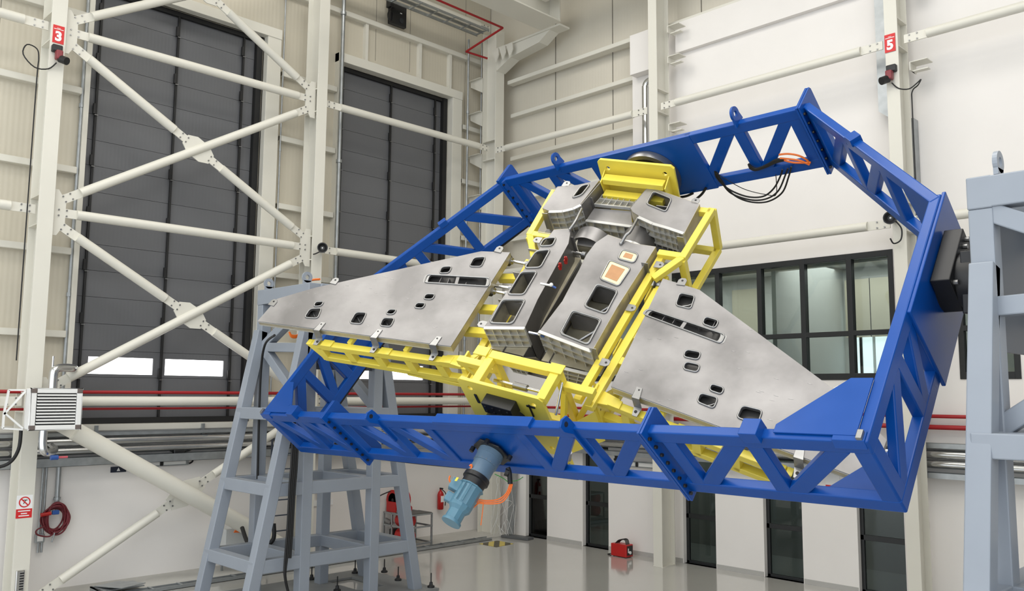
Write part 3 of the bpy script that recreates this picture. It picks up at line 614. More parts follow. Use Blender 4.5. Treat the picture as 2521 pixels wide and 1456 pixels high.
q1 = RY(2235, 295, 16.8); m = MB().box(q1.x-.06, q1.x+.12, 16.75, 16.98, 3.5, q1.z)
tag(m.build('flat_duct', GALV), 'flat galvanised cable duct right of the number 5 column', 'duct')
# fire extinguisher
q = LX(1084, 1255, -18.08); t = thing('fire_extinguisher', q, 'red fire extinguisher hung on the left wall near the corner', 'fire extinguisher')
MB().lathe(q, (0, 0, 1), [(0, .07), (.02, .085), (.4, .085), (.46, .06), (.49, .03), (.53, .03)], 20).build('cylinder', RED, t, smooth=40)
MB().obox(q+V((0.03, 0, .55)), V((.06, 0, 0)), V((0, .015, 0)), V((0, 0, .02))).build('handle', BLACK, t); MB().tube(curve([q+V((.04, .02, .52)), q+V((.1, .1, .4)), q+V((.09, .09, .1))]), .012, 8).build('hose', BLKR, t)
MB().obox(q+V((.075, 0, .28)), V((.012, 0, 0)), V((0, .045, 0)), V((0, 0, .08))).build('paper_label', PAPER, t)
# mobile hose reel cart
b = V((-17.75, 13.8, .03)); t = thing('hose_reel_cart', b, 'aluminium framed cart with red hose reel and two red drums', 'cart')
X0, X1, Yq0, Yq1, Z1 = -18.05, -17.08, 13.4, 14.15, .82
m = MB()
for x in (X0, -17.72, X1):
    for y in (Yq0, Yq1): m.box(x-.02, x+.02, y-.02, y+.02, .03, Z1)
for z in (.1, .5, Z1-.02):
    for y in (Yq0, Yq1): m.box(X0, X1, y-.02, y+.02, z-.02, z+.02)
    for x in (X0, X1): m.box(x-.02, x+.02, Yq0, Yq1, z-.02, z+.02)
m.build('frame', GALV, t, bevel=.004)
MB().box(X0+.45, X1, Yq0, Yq1, Z1, Z1+.012).build('top_plate', mat('dark_plate', (70, 68, 66), .5), t)
for z in (.28, .65): MB().lathe((-17.66, Yq0+.18, z), (1, 0, 0), [(0, .1), (.03, .165), (.46, .165), (.5, .13)], 20).build('red_drum', RED, t, smooth=40)
for y in (Yq0+.1, Yq0+.45): MB().pipe((-17.85, y, Z1+.28), (-17.85, y+.03, Z1+.28), .26, .05).build('reel_flange', RED, t)
MB().cyl((-17.85, Yq0+.1, Z1+.28), (-17.85, Yq0+.47, Z1+.28), .18).build('wound_hose', BLKR, t, smooth=40)
MB().box(-18.03, -17.65, Yq0+.05, Yq0+.08, Z1, Z1+.25).build('reel_stand', RED, t)
MB().box(X0+.08, -17.8, Yq0+.1, Yq0+.5, .14, .4).build('pump', BLACK, t, bevel=.03); MB().cyl((-18.05, Yq0+.05, .6), (-17.8, Yq0+.05, .55), .06).build('pump_motor', STEEL, t)
MB().cyl((-17.55, Yq0+.3, Z1+.1), (-17.4, Yq0+.3, Z1+.1), .08).build('red_valve', RED, t)
MB().tube(curve([(-17.95, Yq0+.1, Z1+.5), (-18.1, 13.2, Z1+.35), (-18.13, 12.9, Z1+.1)]), .015).build('hose_tail', BLKR, t)
# red welder on the floor
b = FL(1543, 1369); t = thing('welding_machine', (b.x, b.y, 0), 'red portable welding machine standing on the floor by the back wall', 'welder')
bx, by = -12.98, 16.62
MB().box(bx-.26, bx+.2, by-.16, by+.1, .015, .3).build('case', RED, t, bevel=.015)
MB().box(bx+.2, bx+.212, by-.13, by+.07, .06, .27).build('control_panel', BLACK, t, bevel=.004); MB().cyl((bx+.21, by-.04, .12), (bx+.235, by-.04, .12), .035).build('dial', WHITE, t); MB().box(bx+.212, bx+.216, by-.11, by-.08, .12, .22).build('white_label', PAPER, t)
for k in range(3): MB().tube(curve([(bx-.16, by-.1+.06*k, .3), (bx-.06, by-.1+.06*k, .38), (bx+.08, by-.06+.05*k, .4), (bx+.16, by-.1+.05*k, .28)], 20), .013, 8).build('carry_cable', BLKR, t)
MB().tube(curve([(bx-.26, by, .05), (bx-.38, by-.05, .02), (bx-.38, by-.12, .02), (bx-.24, by-.18, .02)], 20), .012, 8).build('power_lead', BLKR, t)
for x in (bx-.2, bx+.14):
    for y in (by-.12, by+.06): MB().cyl((x, y, 0), (x, y, .02), .02, 10).build('rubber_foot', BLKR, t)
# striped hatch, floor duct, corner clutter
hp = [FL(1180, 1340), FL(1225, 1332.5), FL(1264, 1340), FL(1222, 1348)]
hz_ = mat('hazard_stripe', (196, 176, 90), .5); nt = hz_.node_tree; w = nt.nodes.new('ShaderNodeTexWave'); w.bands_direction = 'DIAGONAL'; w.inputs['Scale'].default_value = 1.6; rr = nt.nodes.new('ShaderNodeValToRGB'); rr.color_ramp.interpolation = 'CONSTANT'
rr.color_ramp.elements[0].color = lin((84, 78, 60)); rr.color_ramp.elements[1].position = .5; rr.color_ramp.elements[1].color = lin((204, 184, 96)); tcn = nt.nodes.new('ShaderNodeTexCoord')
nt.links.new(tcn.outputs['Object'], w.inputs['Vector']); nt.links.new(w.outputs['Fac'], rr.inputs['Fac']); nt.links.new(rr.outputs['Color'], nt.nodes['Principled BSDF'].inputs['Base Color'])
tag(MB().prism([V((p.x, p.y, .001)) for p in hp], (0, 0, .008)).build('floor_hatch', hz_), 'yellow and black striped floor hatch near the corner', 'hatch')
m = MB(); m.box(-16.95, -16.93, 6.2, 15.9, 0, .07); m.box(-16.75, -16.73, 6.2, 15.9, 0, .07); m.box(-16.95, -16.73, 6.2, 15.9, 0, .01)
for k in range(17): m.box(-16.97, -16.71, 6.5+k*.56, 6.54+k*.56, .06, .075)
tag(m.build('floor_trough', GALV), 'long galvanised cable trough along the left floor edge', 'cable trough')
m = MB(); m.box(-17.5, -16.6, 6.2, 6.25, .02, .12); m.box(-17.5, -16.95, 6.2, 7.0, .1, .12); m.obox((-17.1, 6.6, .16), V((.4, .1, .03)), V((-.08, .25, 0)), V((0, 0, .006))); tag(m.build('trough_cover', GALV), 'bent galvanised cover pieces at the end of the floor trough', 'sheet metal')
m = MB()
for k in range(3): m.obox((-17.02+.09*k, 16.85-.02*k, .98), V((.04, 0, 0)), V((0, .02, 0)), V((0, .08, .97)))
tag(m.build('metal_channels', GALV), 'galvanised channel lengths leaning upright in the corner', 'sheet metal')
m = MB()
for k in range(6):
    a = [V((-17.0+random.uniform(-.25, .35), 16.6+random.uniform(-.3, .25), random.choice([.03, .1, .4, .9, 1.4]) if j not in (0, 5) else .02)) for j in range(6)]; m.tube(curve(a, 40), .0035, 6)
tag(m.build('wire_tangle', WHITE), 'tangle of thin white wires in the corner', 'wires', kind='stuff')
m = MB(); m.obox((-16.45, 16.55, .035), V((.42, .08, 0)), V((-.03, .14, 0)), V((0, 0, .03))); tag(m.build('cable_channel', mat('dark_galvanised', (110, 112, 114), .5, .6), bevel=.004), 'loose grey channel piece lying on the floor by the corner', 'sheet metal')
t = thing('wall_ladder', (-17.9, 9.6, .03), 'dark slim ladder standing behind the left tower', 'ladder')
l0 = LX(664, 1250, -17.7); l1 = LX(722, 1250, -17.7)
for y in (l0.y, l1.y): MB().box(-17.72, -17.68, y-.015, y+.015, .03, 2.9).build('stile', mat('dark_slate', (62, 70, 84), .5), t)
for k in range(8): MB().box(-17.715, -17.685, l0.y, l1.y, .35+.34*k, .375+.34*k).build('rung', MATS['dark_slate'], t)
# notice and speaker on the back wall
q0 = RY(2032, 1150, WB); q1 = RY(2068, 1206, WB); t = thing('notice_board', (q0.x, WB-.01, q1.z), 'white notice with red band between the fourth and fifth tall panes', 'notice')
MB().box(q0.x, q1.x, WB-.012, WB-.002, q1.z, q0.z+.3).build('sheet', PAPER, t); zr = RY(2050, 1199, WB).z; MB().box(q0.x, q1.x, WB-.016, WB-.013, zr-.03, zr+.03).build('red_band', SIGNR, t); MB().box(q0.x, q1.x, WB-.016, WB-.013, q1.z, zr-.035).build('blue_band', MATS['blue_plastic'], t)
q = RY(1519, 1125, WB-.06); t = thing('wall_speaker', q-V((0, 0, .12)), 'small black and white unit on the back wall right of the second tall pane', 'speaker')
MB().obox(q, V((.08, 0, 0)), V((0, .05, 0)), V((0, 0, .1))).build('black_body', BLACK, t, bevel=.03); MB().obox(q+V((.2, .03, .01)), V((.12, 0, 0)), V((0, .03, 0)), V((0, 0, .08))).build('white_box', WHITE, t, bevel=.01); MB().obox(q+V((-.05, -.055, -.01)), V((.018, 0, 0)), V((0, .004, 0)), V((0, 0, .03))).build('lamp', WHITE, t)
m = MB()
for y in (11.5, 11.62, 11.8): m.tube(curve([(-18.15, y, 1.55), (-18.15, y+.01, 1.3), (-18.15, y+.03, 1.2)]), .012, 6)
s_ = m.build('wall_cables', BLKR); tag(s_, 'three short black cables over the wall socket row behind the left tower', 'cables')
m = MB(); m.box(-18.2, -18.16, 11.4, 11.95, 1.1, 1.22); tag(m.build('socket_strip', PAPER), 'white wall socket row behind the left tower', 'socket')
# grey cabinet behind the left tower with a cable bundle on it
t = thing('junction_cabinet', (-17.6, 8.55, .03), 'pale grey junction cabinet behind the left tower', 'cabinet')
qa = LX(557, 1305, -17.4); qb = LX(650, 1350, -17.4)
MB().box(-17.8, -17.4, qa.y, qb.y, qb.z-.1, qa.z).build('body', mat('pale_grey_enamel', (196, 198, 196), .45), t, bevel=.01)
for y in (qa.y+.05, qb.y-.05): MB().box(-17.65, -17.6, y-.02, y+.02, .03, qb.z-.08).build('leg', GALV, t)
# ================================================================== TOWERS
AY, AZ = 9.02, 4.914       # the tilting axis runs along X at this Y, Z
def tower(xf, dx, label, jackname):
    """braced steel tower; xf = X of the face turned to the ring, dx = direction of that face"""
    D = 1.85; xr = xf-dx*D; t = thing('trunnion_tower', ((xf+xr)/2, AY, 0), label, 'stand', 'grey towers carrying the ring')
    s = .2; xs = (xf-dx*s/2, xr+dx*s/2)
    for xi, fr in zip(xs, ('front', 'rear')):
        for sg in (-1, 1):
            y = AY+sg*.73
            MB().box(xi-s/2, xi+s/2, y-s/2, y+s/2, .03, 5.45).build('post', GREY, t, bevel=.012)
            m = MB(); a = V((xi, AY+sg*.79, 4.95)); b = V((xi, AY+sg*1.78, .03)); m.bar(a, b, (1, 0, 0), s, s); m.build('leg', GREY, t, bevel=.012)
        for z, w in ((.885, 1.6), (2.13, 1.35), (3.4, 1.1)):
            MB().box(xi-s/2+.005, xi+s/2-.005, AY-w+.04, AY+w-.04, z-.11, z+.11).build('cross_bar', GREY, t, bevel=.012)
        MB().box(xi-s/2-.003, xi+s/2+.003, AY-.84, AY+.84, 5.45, 5.74).build('top_beam', GREY, t, bevel=.012)
    x0, x1 = sorted((xf, xr))
    for sg in (-1, 1):
        for z, w in ((.885, 1.6), (2.13, 1.35), (3.4, 1.1)):
            for yy in (AY+sg*w, AY+sg*.73): MB().box(x0+.04, x1-.04, yy-.1, yy+.1, z-.105, z+.105).build('side_bar', GREY, t, bevel=.012)
        y = AY+sg*.74; MB().box(x0+.005, x1-.005, y-.1, y+.1, 5.455, 5.735).build('top_side_beam', GREY, t, bevel=.012)
        m = MB(); n0 = V((xr+dx*.15, y, 4.64))
        m.bar(n0, (xf-dx*.1, y, 4.58), (0, 1, 0), .16, .17); m.bar(n0, (xf-dx*.1, y, 5.45), (0, 1, 0), .155, .17); m.bar(n0, (xf-dx*.1, y, 3.5), (0, 1, 0), .155, .17)
        m.build('k_brace', GREY, t, bevel=.012)
        for xx in xs:
            m = MB(); xe_ = xx-dx*.14 if abs(xx-xf) < .3 else xx+dx*.14; m.pipe((xe_-.02, y, 5.86), (xe_+.02, y, 5.86), .1, .045); m.box(xe_-.02, xe_+.02, y-.08, y+.08, 5.74, 5.8); m.build('lifting_eye', GREY, t)
    xp = sorted((xf, xf+dx*.06)); MB().box(xp[0], xp[1], AY-.62, AY+.62, 4.3, 5.74).build('bearing_plate', GREY, t, bevel=.015)
    m = MB()
    for sg in (-1, 1):
        for z in (4.35, 4.5, 4.7, 4.95, 5.2, 5.4): m.cyl((xf-dx*.12, AY+sg*.5, z), (xf-dx*.16, AY+sg*.5, z), .018, 8)
    m.box(min(xf-dx*.1, xf-dx*.14), max(xf-dx*.1, xf-dx*.14), AY-.63, AY+.63, 4.2, 5.46); m.build('inner_plate', mat('dark_grey_plate', (96, 102, 112), .45), t)
    return t
tw = tower(-13.4, 1, 'grey-blue steel tower at left carrying the far end of the ring', 'left'); tower(-2.52, -1, 'grey-blue steel tower at the right edge, close to the camera', 'right')
XYp = lambda x, y: V((x, y, .05))
bp = sheet([(-15.75, 6.9), (-13.2, 6.9), (-13.2, 11.15), (-15.75, 11.15)], [[(-15.2, 9.9), (-14.1, 9.9), (-14.1, 10.5), (-15.2, 10.5)]], XYp, V((0, 0, -1)), .045).build('base_plate', mat('worn_grey_plate', (128, 130, 130), .5, var=.08, scale=3))
tag(bp, 'flat grey steel base plate on the floor under the left tower', 'plate')
for k, (px, lb) in enumerate([((1061, 1447), 'right front corner of the plate by the tower foot'), ((980, 1430), 'right edge of the base plate'), ((946, 1410), 'far edge of the base plate, right one'), ((874, 1412), 'far edge of the base plate, left one'), ((767, 1428), 'left edge of the base plate by a rear post'), ((830, 1456), 'middle of the base plate between the front posts')]):
    q = FL(px[0], px[1], .05); t = thing('levelling_jack', q, 'black levelling jack on the %s' % lb, 'jack', 'levelling jacks round the left tower')
    MB().lathe(q, (0, 0, 1), [(0, .07), (.03, .07), (.05, .035), (.1, .03)], 16).build('foot', BLACK, t); MB().cyl(q+V((0, 0, .08)), q+V((0, 0, .27)), .012, 10).build('screw', BLACK, t)
# cables down the left tower
for k in range(4):
    pts = [LX(723+k*4.2, 1040, -13.28), LX(717+k*4.4, 1150, -13.28), LX(713+k*4.3, 1200, -13.28), LX(708+k*4, 1300, -13.28), LX(702+k*4.2, 1375, -13.28), LX(701+k*1.5, 1420, -13.28), LX(712+k*.8, 1470, -13.28)][:7 if k < 2 else 5]
    run('tower_cable', BLKR, curve(pts, 40), .021, '%s thick black cable hanging down the front of the left tower' % ('leftmost', 'second', 'third', 'rightmost')[k], 'cable', 10, 'black cables on the left tower')
run('tower_cable', BLKR, curve([LX(676, 826, -13.9), LX(652, 850, -14.6), LX(642, 920, -14.95), LX(637, 1050, -15), LX(634, 1180, -15)], 30), .022, 'single black cable down the rear left leg of the left tower', 'cable')
run('tower_cable', BLKR, curve([LX(596, 1300, -16.0), LX(612, 1340, -15.6), LX(640, 1350, -15.2), LX(672, 1330, -15), LX(674, 1290, -15)], 30), .04, 'thick black cable looping between cabinet and left tower', 'cable')
t = thing('orange_cables', (-17.4, 8.4, 1.35), 'small bunch of orange cable loops on the junction cabinet', 'cables')
for k in range(5):
    a = LX(576+k*3, 1312, -17.3); b_ = LX(600+k*4, 1308, -17.2); MB().tube(curve([a, (a+b_)/2+V((0, 0, .12+.03*k)), b_]), .012, 8).build('loop', ORANGE, t)
run('sling', ORANGE, curve([LX(748, 697, -14.0), LX(768, 690, -13.8), LX(787, 688, -13.6)], 16), .02, 'orange lifting strap on top of the left tower', 'strap')
t = thing('orange_cables', LX(726, 826, -13.9), 'small orange cable loop under the left wing tip', 'cables')
for k in range(3): MB().tube(curve([LX(712, 818, -14), LX(718, 826+k*2, -14), LX(732, 826+k*2, -14), LX(740, 818, -14)]), .018, 8).build('loop', ORANGE, t)

# ================================================================== THE BLUE RING
AL = 0.882288; RY0, RZ0 = 7.137, 3.42
RW = V((0, math.cos(AL), math.sin(AL))); RN = V((0, math.sin(AL), -math.cos(AL))); RX = V((1, 0, 0))
def ring(x, a, b): return V((x, RY0, RZ0))+RW*a+RN*b
XA, XB, LW, SS, CC, WW, TT = -13.05, -3.05, 5.53, 3.10, 2.115, 1.008, .11
R = thing('tilting_ring_frame', (-8.05, AY, AZ), 'large blue hexagonal steel ring frame tilted between the two grey towers', 'frame')
def ladder(name, p0, p1, rad, posts, diags, chord=.165, l0=None, l1=None):
    d = (p1-p0); L = d.length; d.normalize(); P = lambda l, b: p0+d*l+RN*b+rad*TT/2
    l0 = 0 if l0 is None else l0; l1 = L if l1 is None else l1; m = MB()
    for b in (chord/2, WW-chord/2): m.bar(P(l0, b), P(l1, b), RN, chord, TT)
    for l in posts: m.bar(P(l, chord*.8), P(l, WW-chord*.8), d, .165, TT-.006)
    for a, b in diags: m.bar(P(a, WW-chord*.75), P(b, chord*.75), d, .17, TT-.012)
    return m.build(name, BLUE, R, bevel=.014)
A_, B_ = ring(XA, 0, 0), ring(XB, 0, 0); X = lambda x: x-XA
posts = [X(v) for v in (-7.2, -6.27)]; pl = [X(-16.1-v) for v in (-7.2, -6.27)]
ladder('bottom_beam', A_, B_, RW, posts+pl+[X(-5.39), X(-11.01)], [(X(-7.12), X(-6.42)), (X(-6.2), X(-5.5)), (X(-8.98), X(-9.68)), (X(-9.9), X(-10.6))], l0=X(-11.1), l1=X(-5.3))
ladder('bottom_corner_beam', A_, B_, RW, [X(-5.1), X(-4.15), X(-3.14)], [(X(-5.0), X(-4.32)), (X(-4.05), X(-3.32))], l0=X(-5.3), l1=X(XB-.004))
ladder('bottom_corner_beam', A_, B_, RW, [X(-11.2), X(-12.05), X(-12.96)], [(X(-11.3), X(-11.95)), (X(-12.1), X(-12.8))], l0=.004, l1=X(-11.1))
E_, D_ = ring(XA+CC, LW, 0), ring(XB-CC, LW, 0); xe = XA+CC
ladder('top_beam', E_, D_, -RW, [v-xe for v in (-7.2, -6.25, -5.4, -8.9, -9.85, -10.75)], [(-7.1-xe, -6.4-xe), (-6.15-xe, -5.5-xe), (-9.0-xe, -9.7-xe), (-9.95-xe, -10.6-xe)])
for nm, px_, rad, sgn in (('right', XB, -RX, 1), ('left', XA, RX, -1)):
    p0, p1 = ring(px_, .005, .003), ring(px_, SS+.05, .003)
    ladder('side_beam', p0, p1, rad, [.09, 1.02, 1.58, 3.0], [(.12, .92), (1.1, 1.5)])
    c, d_ = ring(px_-sgn*.004, SS, -.003), ring(px_-sgn*(CC-.01), LW+.004, -.003); dd = (d_-c).normalized(); inn = dd.cross(RN); inn = inn if inn.dot(ring(-8.05, 2.4, 0)-c) > 0 else -inn; inn.normalize()
    ladder('diagonal_beam', c, d_, inn, [3.1, 2.05, 1.1], [(2.95, 2.2), (1.95, 1.25)])
    MB().prism([c+inn*.03+RN*.02, c+dd*.85+inn*.03+RN*.02, c+dd*.6+inn*.03+RN*(WW-.05), c+inn*.03+RN*(WW-.05)], inn*.04).build('corner_web', BLUE, R, bevel=.008)
    xo = px_+sgn*.03; MB().prism([ring(xo, 1.5, .02), ring(xo, 3.2, .02), ring(xo, 3.2, 1.07), ring(xo, 1.5, 1.07)], RX*sgn*(-.04)).build('trunnion_plate', BLUE, R, bevel=.01)
    # gusset plate on the upper face of the corner, and a small block with a hole
    g = [(px_-sgn*.1, .05), (px_-sgn*.85, .05), (px_-sgn*.85, .14), (px_-sgn*.3, .68), (px_-sgn*.1, .68)]
    MB().prism([ring(x, a, -.005) for x, a in g], RN*-.02).build('corner_gusset', BLUE, R, bevel=.004)
    g = [(px_-sgn*.1, .05), (px_-sgn*.85, .05), (px_-sgn*.85, .14), (px_-sgn*.3, .68), (px_-sgn*.1, .68)]
    MB().prism([ring(x, a, WW+.005) for x, a in g], RN*.02).build('corner_gusset', BLUE, R, bevel=.004)
    MB().prism([ring(px_-sgn*.02, .0, -.02), ring(px_-sgn*.3, .0, -.02), ring(px_-sgn*.3, .11, -.02), ring(px_-sgn*.02, .11, -.02)], RN*.1-RW*.02).build('corner_block', BLUE, R, bevel=.006)
    m = MB().obox(ring(px_-sgn*.06, .05, -.03), RX*.025, RW*.045, RN*.025); m.build('datum_block', STEEL, R, bevel=.004)
MB().prism([ring(-8.93, .03, .05), ring(-7.17, .03, .05), ring(-7.17, .03, .96), ring(-8.93, .03, .96)], RW*.05).build('bearing_web', BLUE, R)
MB().obox(ring(-7.75, .05, -.012), RX*.85, RW*.07, RN*.03).build('stiffener_strip', BLUE, R, bevel=.006)
MB().prism([ring(-8.93, LW-.03, .0), ring(-7.0, LW-.03, .0), ring(-7.0, LW-.03, 1.02), ring(-8.93, LW-.03, 1.02)], RW*-.09).build('bearing_web', BLUE, R, bevel=.006)
# splice flanges with bolts
b0 = None
for (x, a0, a1, nb) in ((-11.1, -.07, .3, 8), (-5.3, -.07, .3, 8), (-5.24, LW-.2, LW+.3, 7), (-10.98, LW-.2, LW+.3, 7)):
    for k in (-1, 1):
        f = MB().prism([ring(x+k*.003, a0, -.07), ring(x+k*.003, a1-.03, -.07), ring(x+k*.003, a1, -.03), ring(x+k*.003, a1, 1.04), ring(x+k*.003, a1-.03, 1.08), ring(x+k*.003, a0, 1.08)], RX*(.03*k)).build('splice_flange', BLUE, R, bevel=.006)
        if k == 1:
            for j in range(nb):
                aa = a0+.035; bb = .06+j*(.92/(nb-1)); mb = MB().cyl(ring(x+.03, aa, bb), ring(x+.06, aa, bb), .02, 6).build('bolt', BLACK, f)
# lifting lugs
for x in (-9.83, -6.27):
    m = MB(); c = ring(x, -.02, -.13); m.prism([ring(x-.016, .05, -.17), ring(x-.016, -.03, -.2), ring(x-.016, -.11, -.17), ring(x-.016, -.11, -.08), ring(x-.016, -.035, .05), ring(x-.016, -.035, .45), ring(x-.016, .06, .45), ring(x-.016, .06, -.1)], RX*.032)
    l = m.build('lifting_lug', BLUE, R, bevel=.006); MB().cyl(ring(x-.018, -.03, -.12), ring(x+.018, -.03, -.12), .03, 16).build('lug_hole', BLACK, l)
for x in (-9.6, -6.2):
    c = ring(x, LW-.05, -.13); m = MB(); m.pipe(c-RX*.018, c+RX*.018, .11, .045); m.prism([c+RW*.11-RX*.016, c-RW*.11-RX*.016, c-RW*.13+RN*.2-RX*.016, c+RW*.13+RN*.2-RX*.016], RX*.032) if False else m.prism([c+RW*.105+RN*.03-RX*.016, c-RW*.105+RN*.03-RX*.016, c-RW*.13+RN*.16-RX*.016, c+RW*.13+RN*.16-RX*.016], RX*.032)
    m.build('lifting_lug', BLUE, R, bevel=.005)
for x in (-4.1, -12.0): MB().obox(ring(x, .05, -.03), RX*.09, RW*.09, RN*.07).build('datum_pad', BLUE, R, bevel=.006)
for nm, px_, sgn in (('right', XB, 1), ('left', XA, -1)):
    c0, d0 = ring(px_, SS, 0), ring(px_-sgn*CC, LW, 0); p = c0+(d0-c0)*.56; dd = (d0-c0).normalized(); q_ = dd.cross(RN).normalized(); q_ = q_ if q_.dot(ring(-8.05, 2.4, 0)-c0) > 0 else -q_; MB().obox(p+q_*.05-RN*.015, dd*.08, q_*.07, RN*.05).build('datum_pad', BLUE, R, bevel=.006)
# trunnion bearings between ring and towers
t = thing('trunnion_bearing', ring(-2.8, 2.35, .5), 'black bolted trunnion block between ring and right tower', 'bearing')
MB().cyl(ring(XB, 2.35, .5), ring(-2.58, 2.35, .5), .29, 32).build('slewing_ring', BLACK, t, smooth=40)
MB().obox(ring(-2.92, 2.42, .4), RX*.09, RW*.36, RN*.22).build('clamp_block', BLACK, t, bevel=.01); MB().obox(V((-2.69, AY+.05, AZ-.03)), RX*.1, V((0, .3, 0)), V((0, 0, .3))).build('flange_block', BLACK, t, bevel=.01)
for k in range(7):
    for r_ in (-.17, .02): MB().cyl(ring(-2.83, 2.12+.1*k, .45+r_), ring(-2.79, 2.12+.1*k, .45+r_), .026, 8).build('bolt', STEEL, t)
t = thing('trunnion_bearing', ring(-13.2, 2.35, .5), 'dark trunnion bearing between ring and left tower', 'bearing'); MB().cyl(ring(XA-.03, 2.35, .5), (-13.34, AY, AZ), .34, 32).build('slewing_ring', BLACK, t, smooth=40)

# ================================================================== INNER YELLOW FRAME (turned about the ring's short axis)
PHI = 0.342529; FO = ring(-8.05, 0, .504)
E1 = RX*math.cos(PHI)+RN*math.sin(PHI); E2 = RN*math.cos(PHI)-RX*math.sin(PHI)
def F(s, a, h): return FO+E1*s+RW*a+E2*h
def FH(x, y, h):
    r = hit((x, y), F(0, 0, h), E2)-FO; return (r.dot(E1), r.dot(RW))
def FHP(x, y, h): return hit((x, y), F(0, 0, h), E2)
def FA(x, y, a): return hit((x, y), F(0, a, 0), RW)
YF = thing('rotating_inner_frame', F(.1, 2.5, .6), 'yellow welded inner frame holding the aluminium aircraft panels inside the blue ring', 'frame')
SC = .1
def plate_with_holes(a, lo, hi, name, cut=0.):
    out = [(-.63+cut, lo), (.63-cut, lo), (.63, lo+cut), (.63, hi-cut), (.63-cut, hi), (-.63+cut, hi), (-.63, hi-cut), (-.63, lo+cut)]
    holes = [[(x+.035*math.cos(2*PI*k/16), y+.035*math.sin(2*PI*k/16)) for k in range(16)] for x in (-.47, .47) for y in (-.47, .47)]
    return sheet(out, holes, lambda x, y: F(SC+x, a, y), RW, .045).build(name, YEL, YF, bevel=.006)
plate_with_holes(4.93, -.63, .63, 'end_plate', .05); plate_with_holes(.52, -.63, .63, 'end_plate', .05)
MB().pipe(F(SC, 5.28, 0), F(SC, LW-.125, 0), .48, .41, 48).build('slewing_ring', STEEL, YF, smooth=40); MB().cyl(F(SC, 5.3, 0), F(SC, LW-.13, 0), .42, 40).build('bearing_race', BLACK, YF, smooth=40); MB().cyl(F(SC, 4.975, 0), F(SC, 5.3, 0), .3, 40).build('hub', BLACK, YF, smooth=40)
MB().cyl(F(SC, .1, 0), F(SC, .52, 0), .3, 32).build('drive_hub', BLACK, YF, smooth=40)
bk = MB().obox(F(SC, .44, -.36), E1*.22, RW*.08, E2*.1).build('bolted_block', BLACK, YF, bevel=.008)
for k in range(4):
    for j in range(2): MB().cyl(F(SC-.17+.11*k, .36, -.31-.09*j), F(SC-.17+.11*k, .345, -.31-.09*j), .018, 8).build('bolt', BLACK, bk)
MB().obox(F(-.33, .515, -.27), E1*.018, RW*.008, E2*.09).build('cable_clip', BLACK, YF); MB().obox(F(.52, .515, -.42), E1*.06, RW*.008, E2*.015).build('cable_clip', BLACK, YF); MB().obox(F(.5, .515, -.33), E1*.01, RW*.008, E2*.12).build('cable_clip', BLACK, YF)
def yb(p, q, u, w1, w2, name='frame_tube'): return MB().bar(F(*p), F(*q), u, w1, w2).build(name, YEL, YF, bevel=.008)
# head end: two ledges with side gussets under the end plate
for a, h in ((4.8, -.36), (4.7, -.13)): yb((SC-.5, a, h), (SC+.5, a, h), E2, .1, .14, 'ledge_beam')
for sg in (-1, 1): MB().prism([F(SC+sg*.52, 4.93, -.44), F(SC+sg*.52, 4.93, .2), F(SC+sg*.52, 4.8, .2), F(SC+sg*.52, 4.72, -.36)], E1*(.02*sg)).build('ledge_gusset', YEL, YF, bevel=.004)
yb((SC-.5, 4.85, .3), (SC+.5, 4.85, .3), E2, .16, .12, 'ledge_beam')
# side cages
for sg in (-1, 1):
    def S(s, a, h): return (SC+sg*(s), a, h)
    e = -sg
    yb(S(1.3, 4.56, -.2), S(1.23, 3.52, -.2), E1, .1, .1); yb(S(1.3, 4.56, -.2), S(1.3, 4.56, .58), E1, .1, .1); yb(S(1.3, 4.56, .58), S(1.23, 3.5, .58), E1, .1, .1); yb(S(1.23, 3.52, -.2), S(1.23, 3.52, .62), E1, .1, .1)
    yb(S(1.3, 4.5, -.2), S(.95, 4.5, -.2), E2, .1, .1); yb(S(1.3, 4.5, .58), S(.2, 4.5, .58), E2, .1, .1); yb(S(1.23, 3.52, .58), S(.2, 3.52, .58), E2, .1, .1); yb(S(1.23, 3.56, -.2), S(.86, 3.56, -.2), E2, .09, .1); yb(S(1.23, 3.54, -.2), S(.95, 3.12, -.15), E2, .09, .1)
    o_ = .0 if sg > 0 else .16
    dh = 0 if sg > 0 else .27
    yb(S(.9+o_, 3.6, -.13+dh), S(.78+o_, .95, -.1+dh), E1, .1, .1, 'long_rail'); yb(S(1.04+o_, 3.3, -.02+dh*.6), S(.92+o_, .95, -.0+dh*.6), E1, .11, .1, 'long_rail')
    yb(S(1.02+o_, 3.4, .55), S(.9+o_, 1.0, .55), E1, .1, .1, 'long_rail'); yb(S(1.23, 3.52, .58), S(1.02, 3.3, .55), E2, .09, .09)
    for a in (1.1, 1.75, 2.5, 3.2): yb(S(.92+o_+.04*(a-1), a, 0), S(.92+o_+.04*(a-1), a, .55), E1, .08, .08, 'strut')
    for a0, a1 in ((1.1, 1.75), (1.75, 2.5), (2.5, 3.2)): yb(S(.93+o_, a0, .05), S(.97+o_, a1, .5), E1, .06, .06, 'strut')
    for a in (1.95, 2.95):
        o = MB().prism([F(*S(.84+o_+.04*(a-1), a-.14, -.06)), F(*S(.84+o_+.04*(a-1), a+.14, -.06)), F(*S(.84+o_+.04*(a-1), a+.18, .1)), F(*S(.84+o_+.04*(a-1), a-.18, .1))], E1*(sg*.02)).build('joint_plate', YEL, YF, bevel=.006)
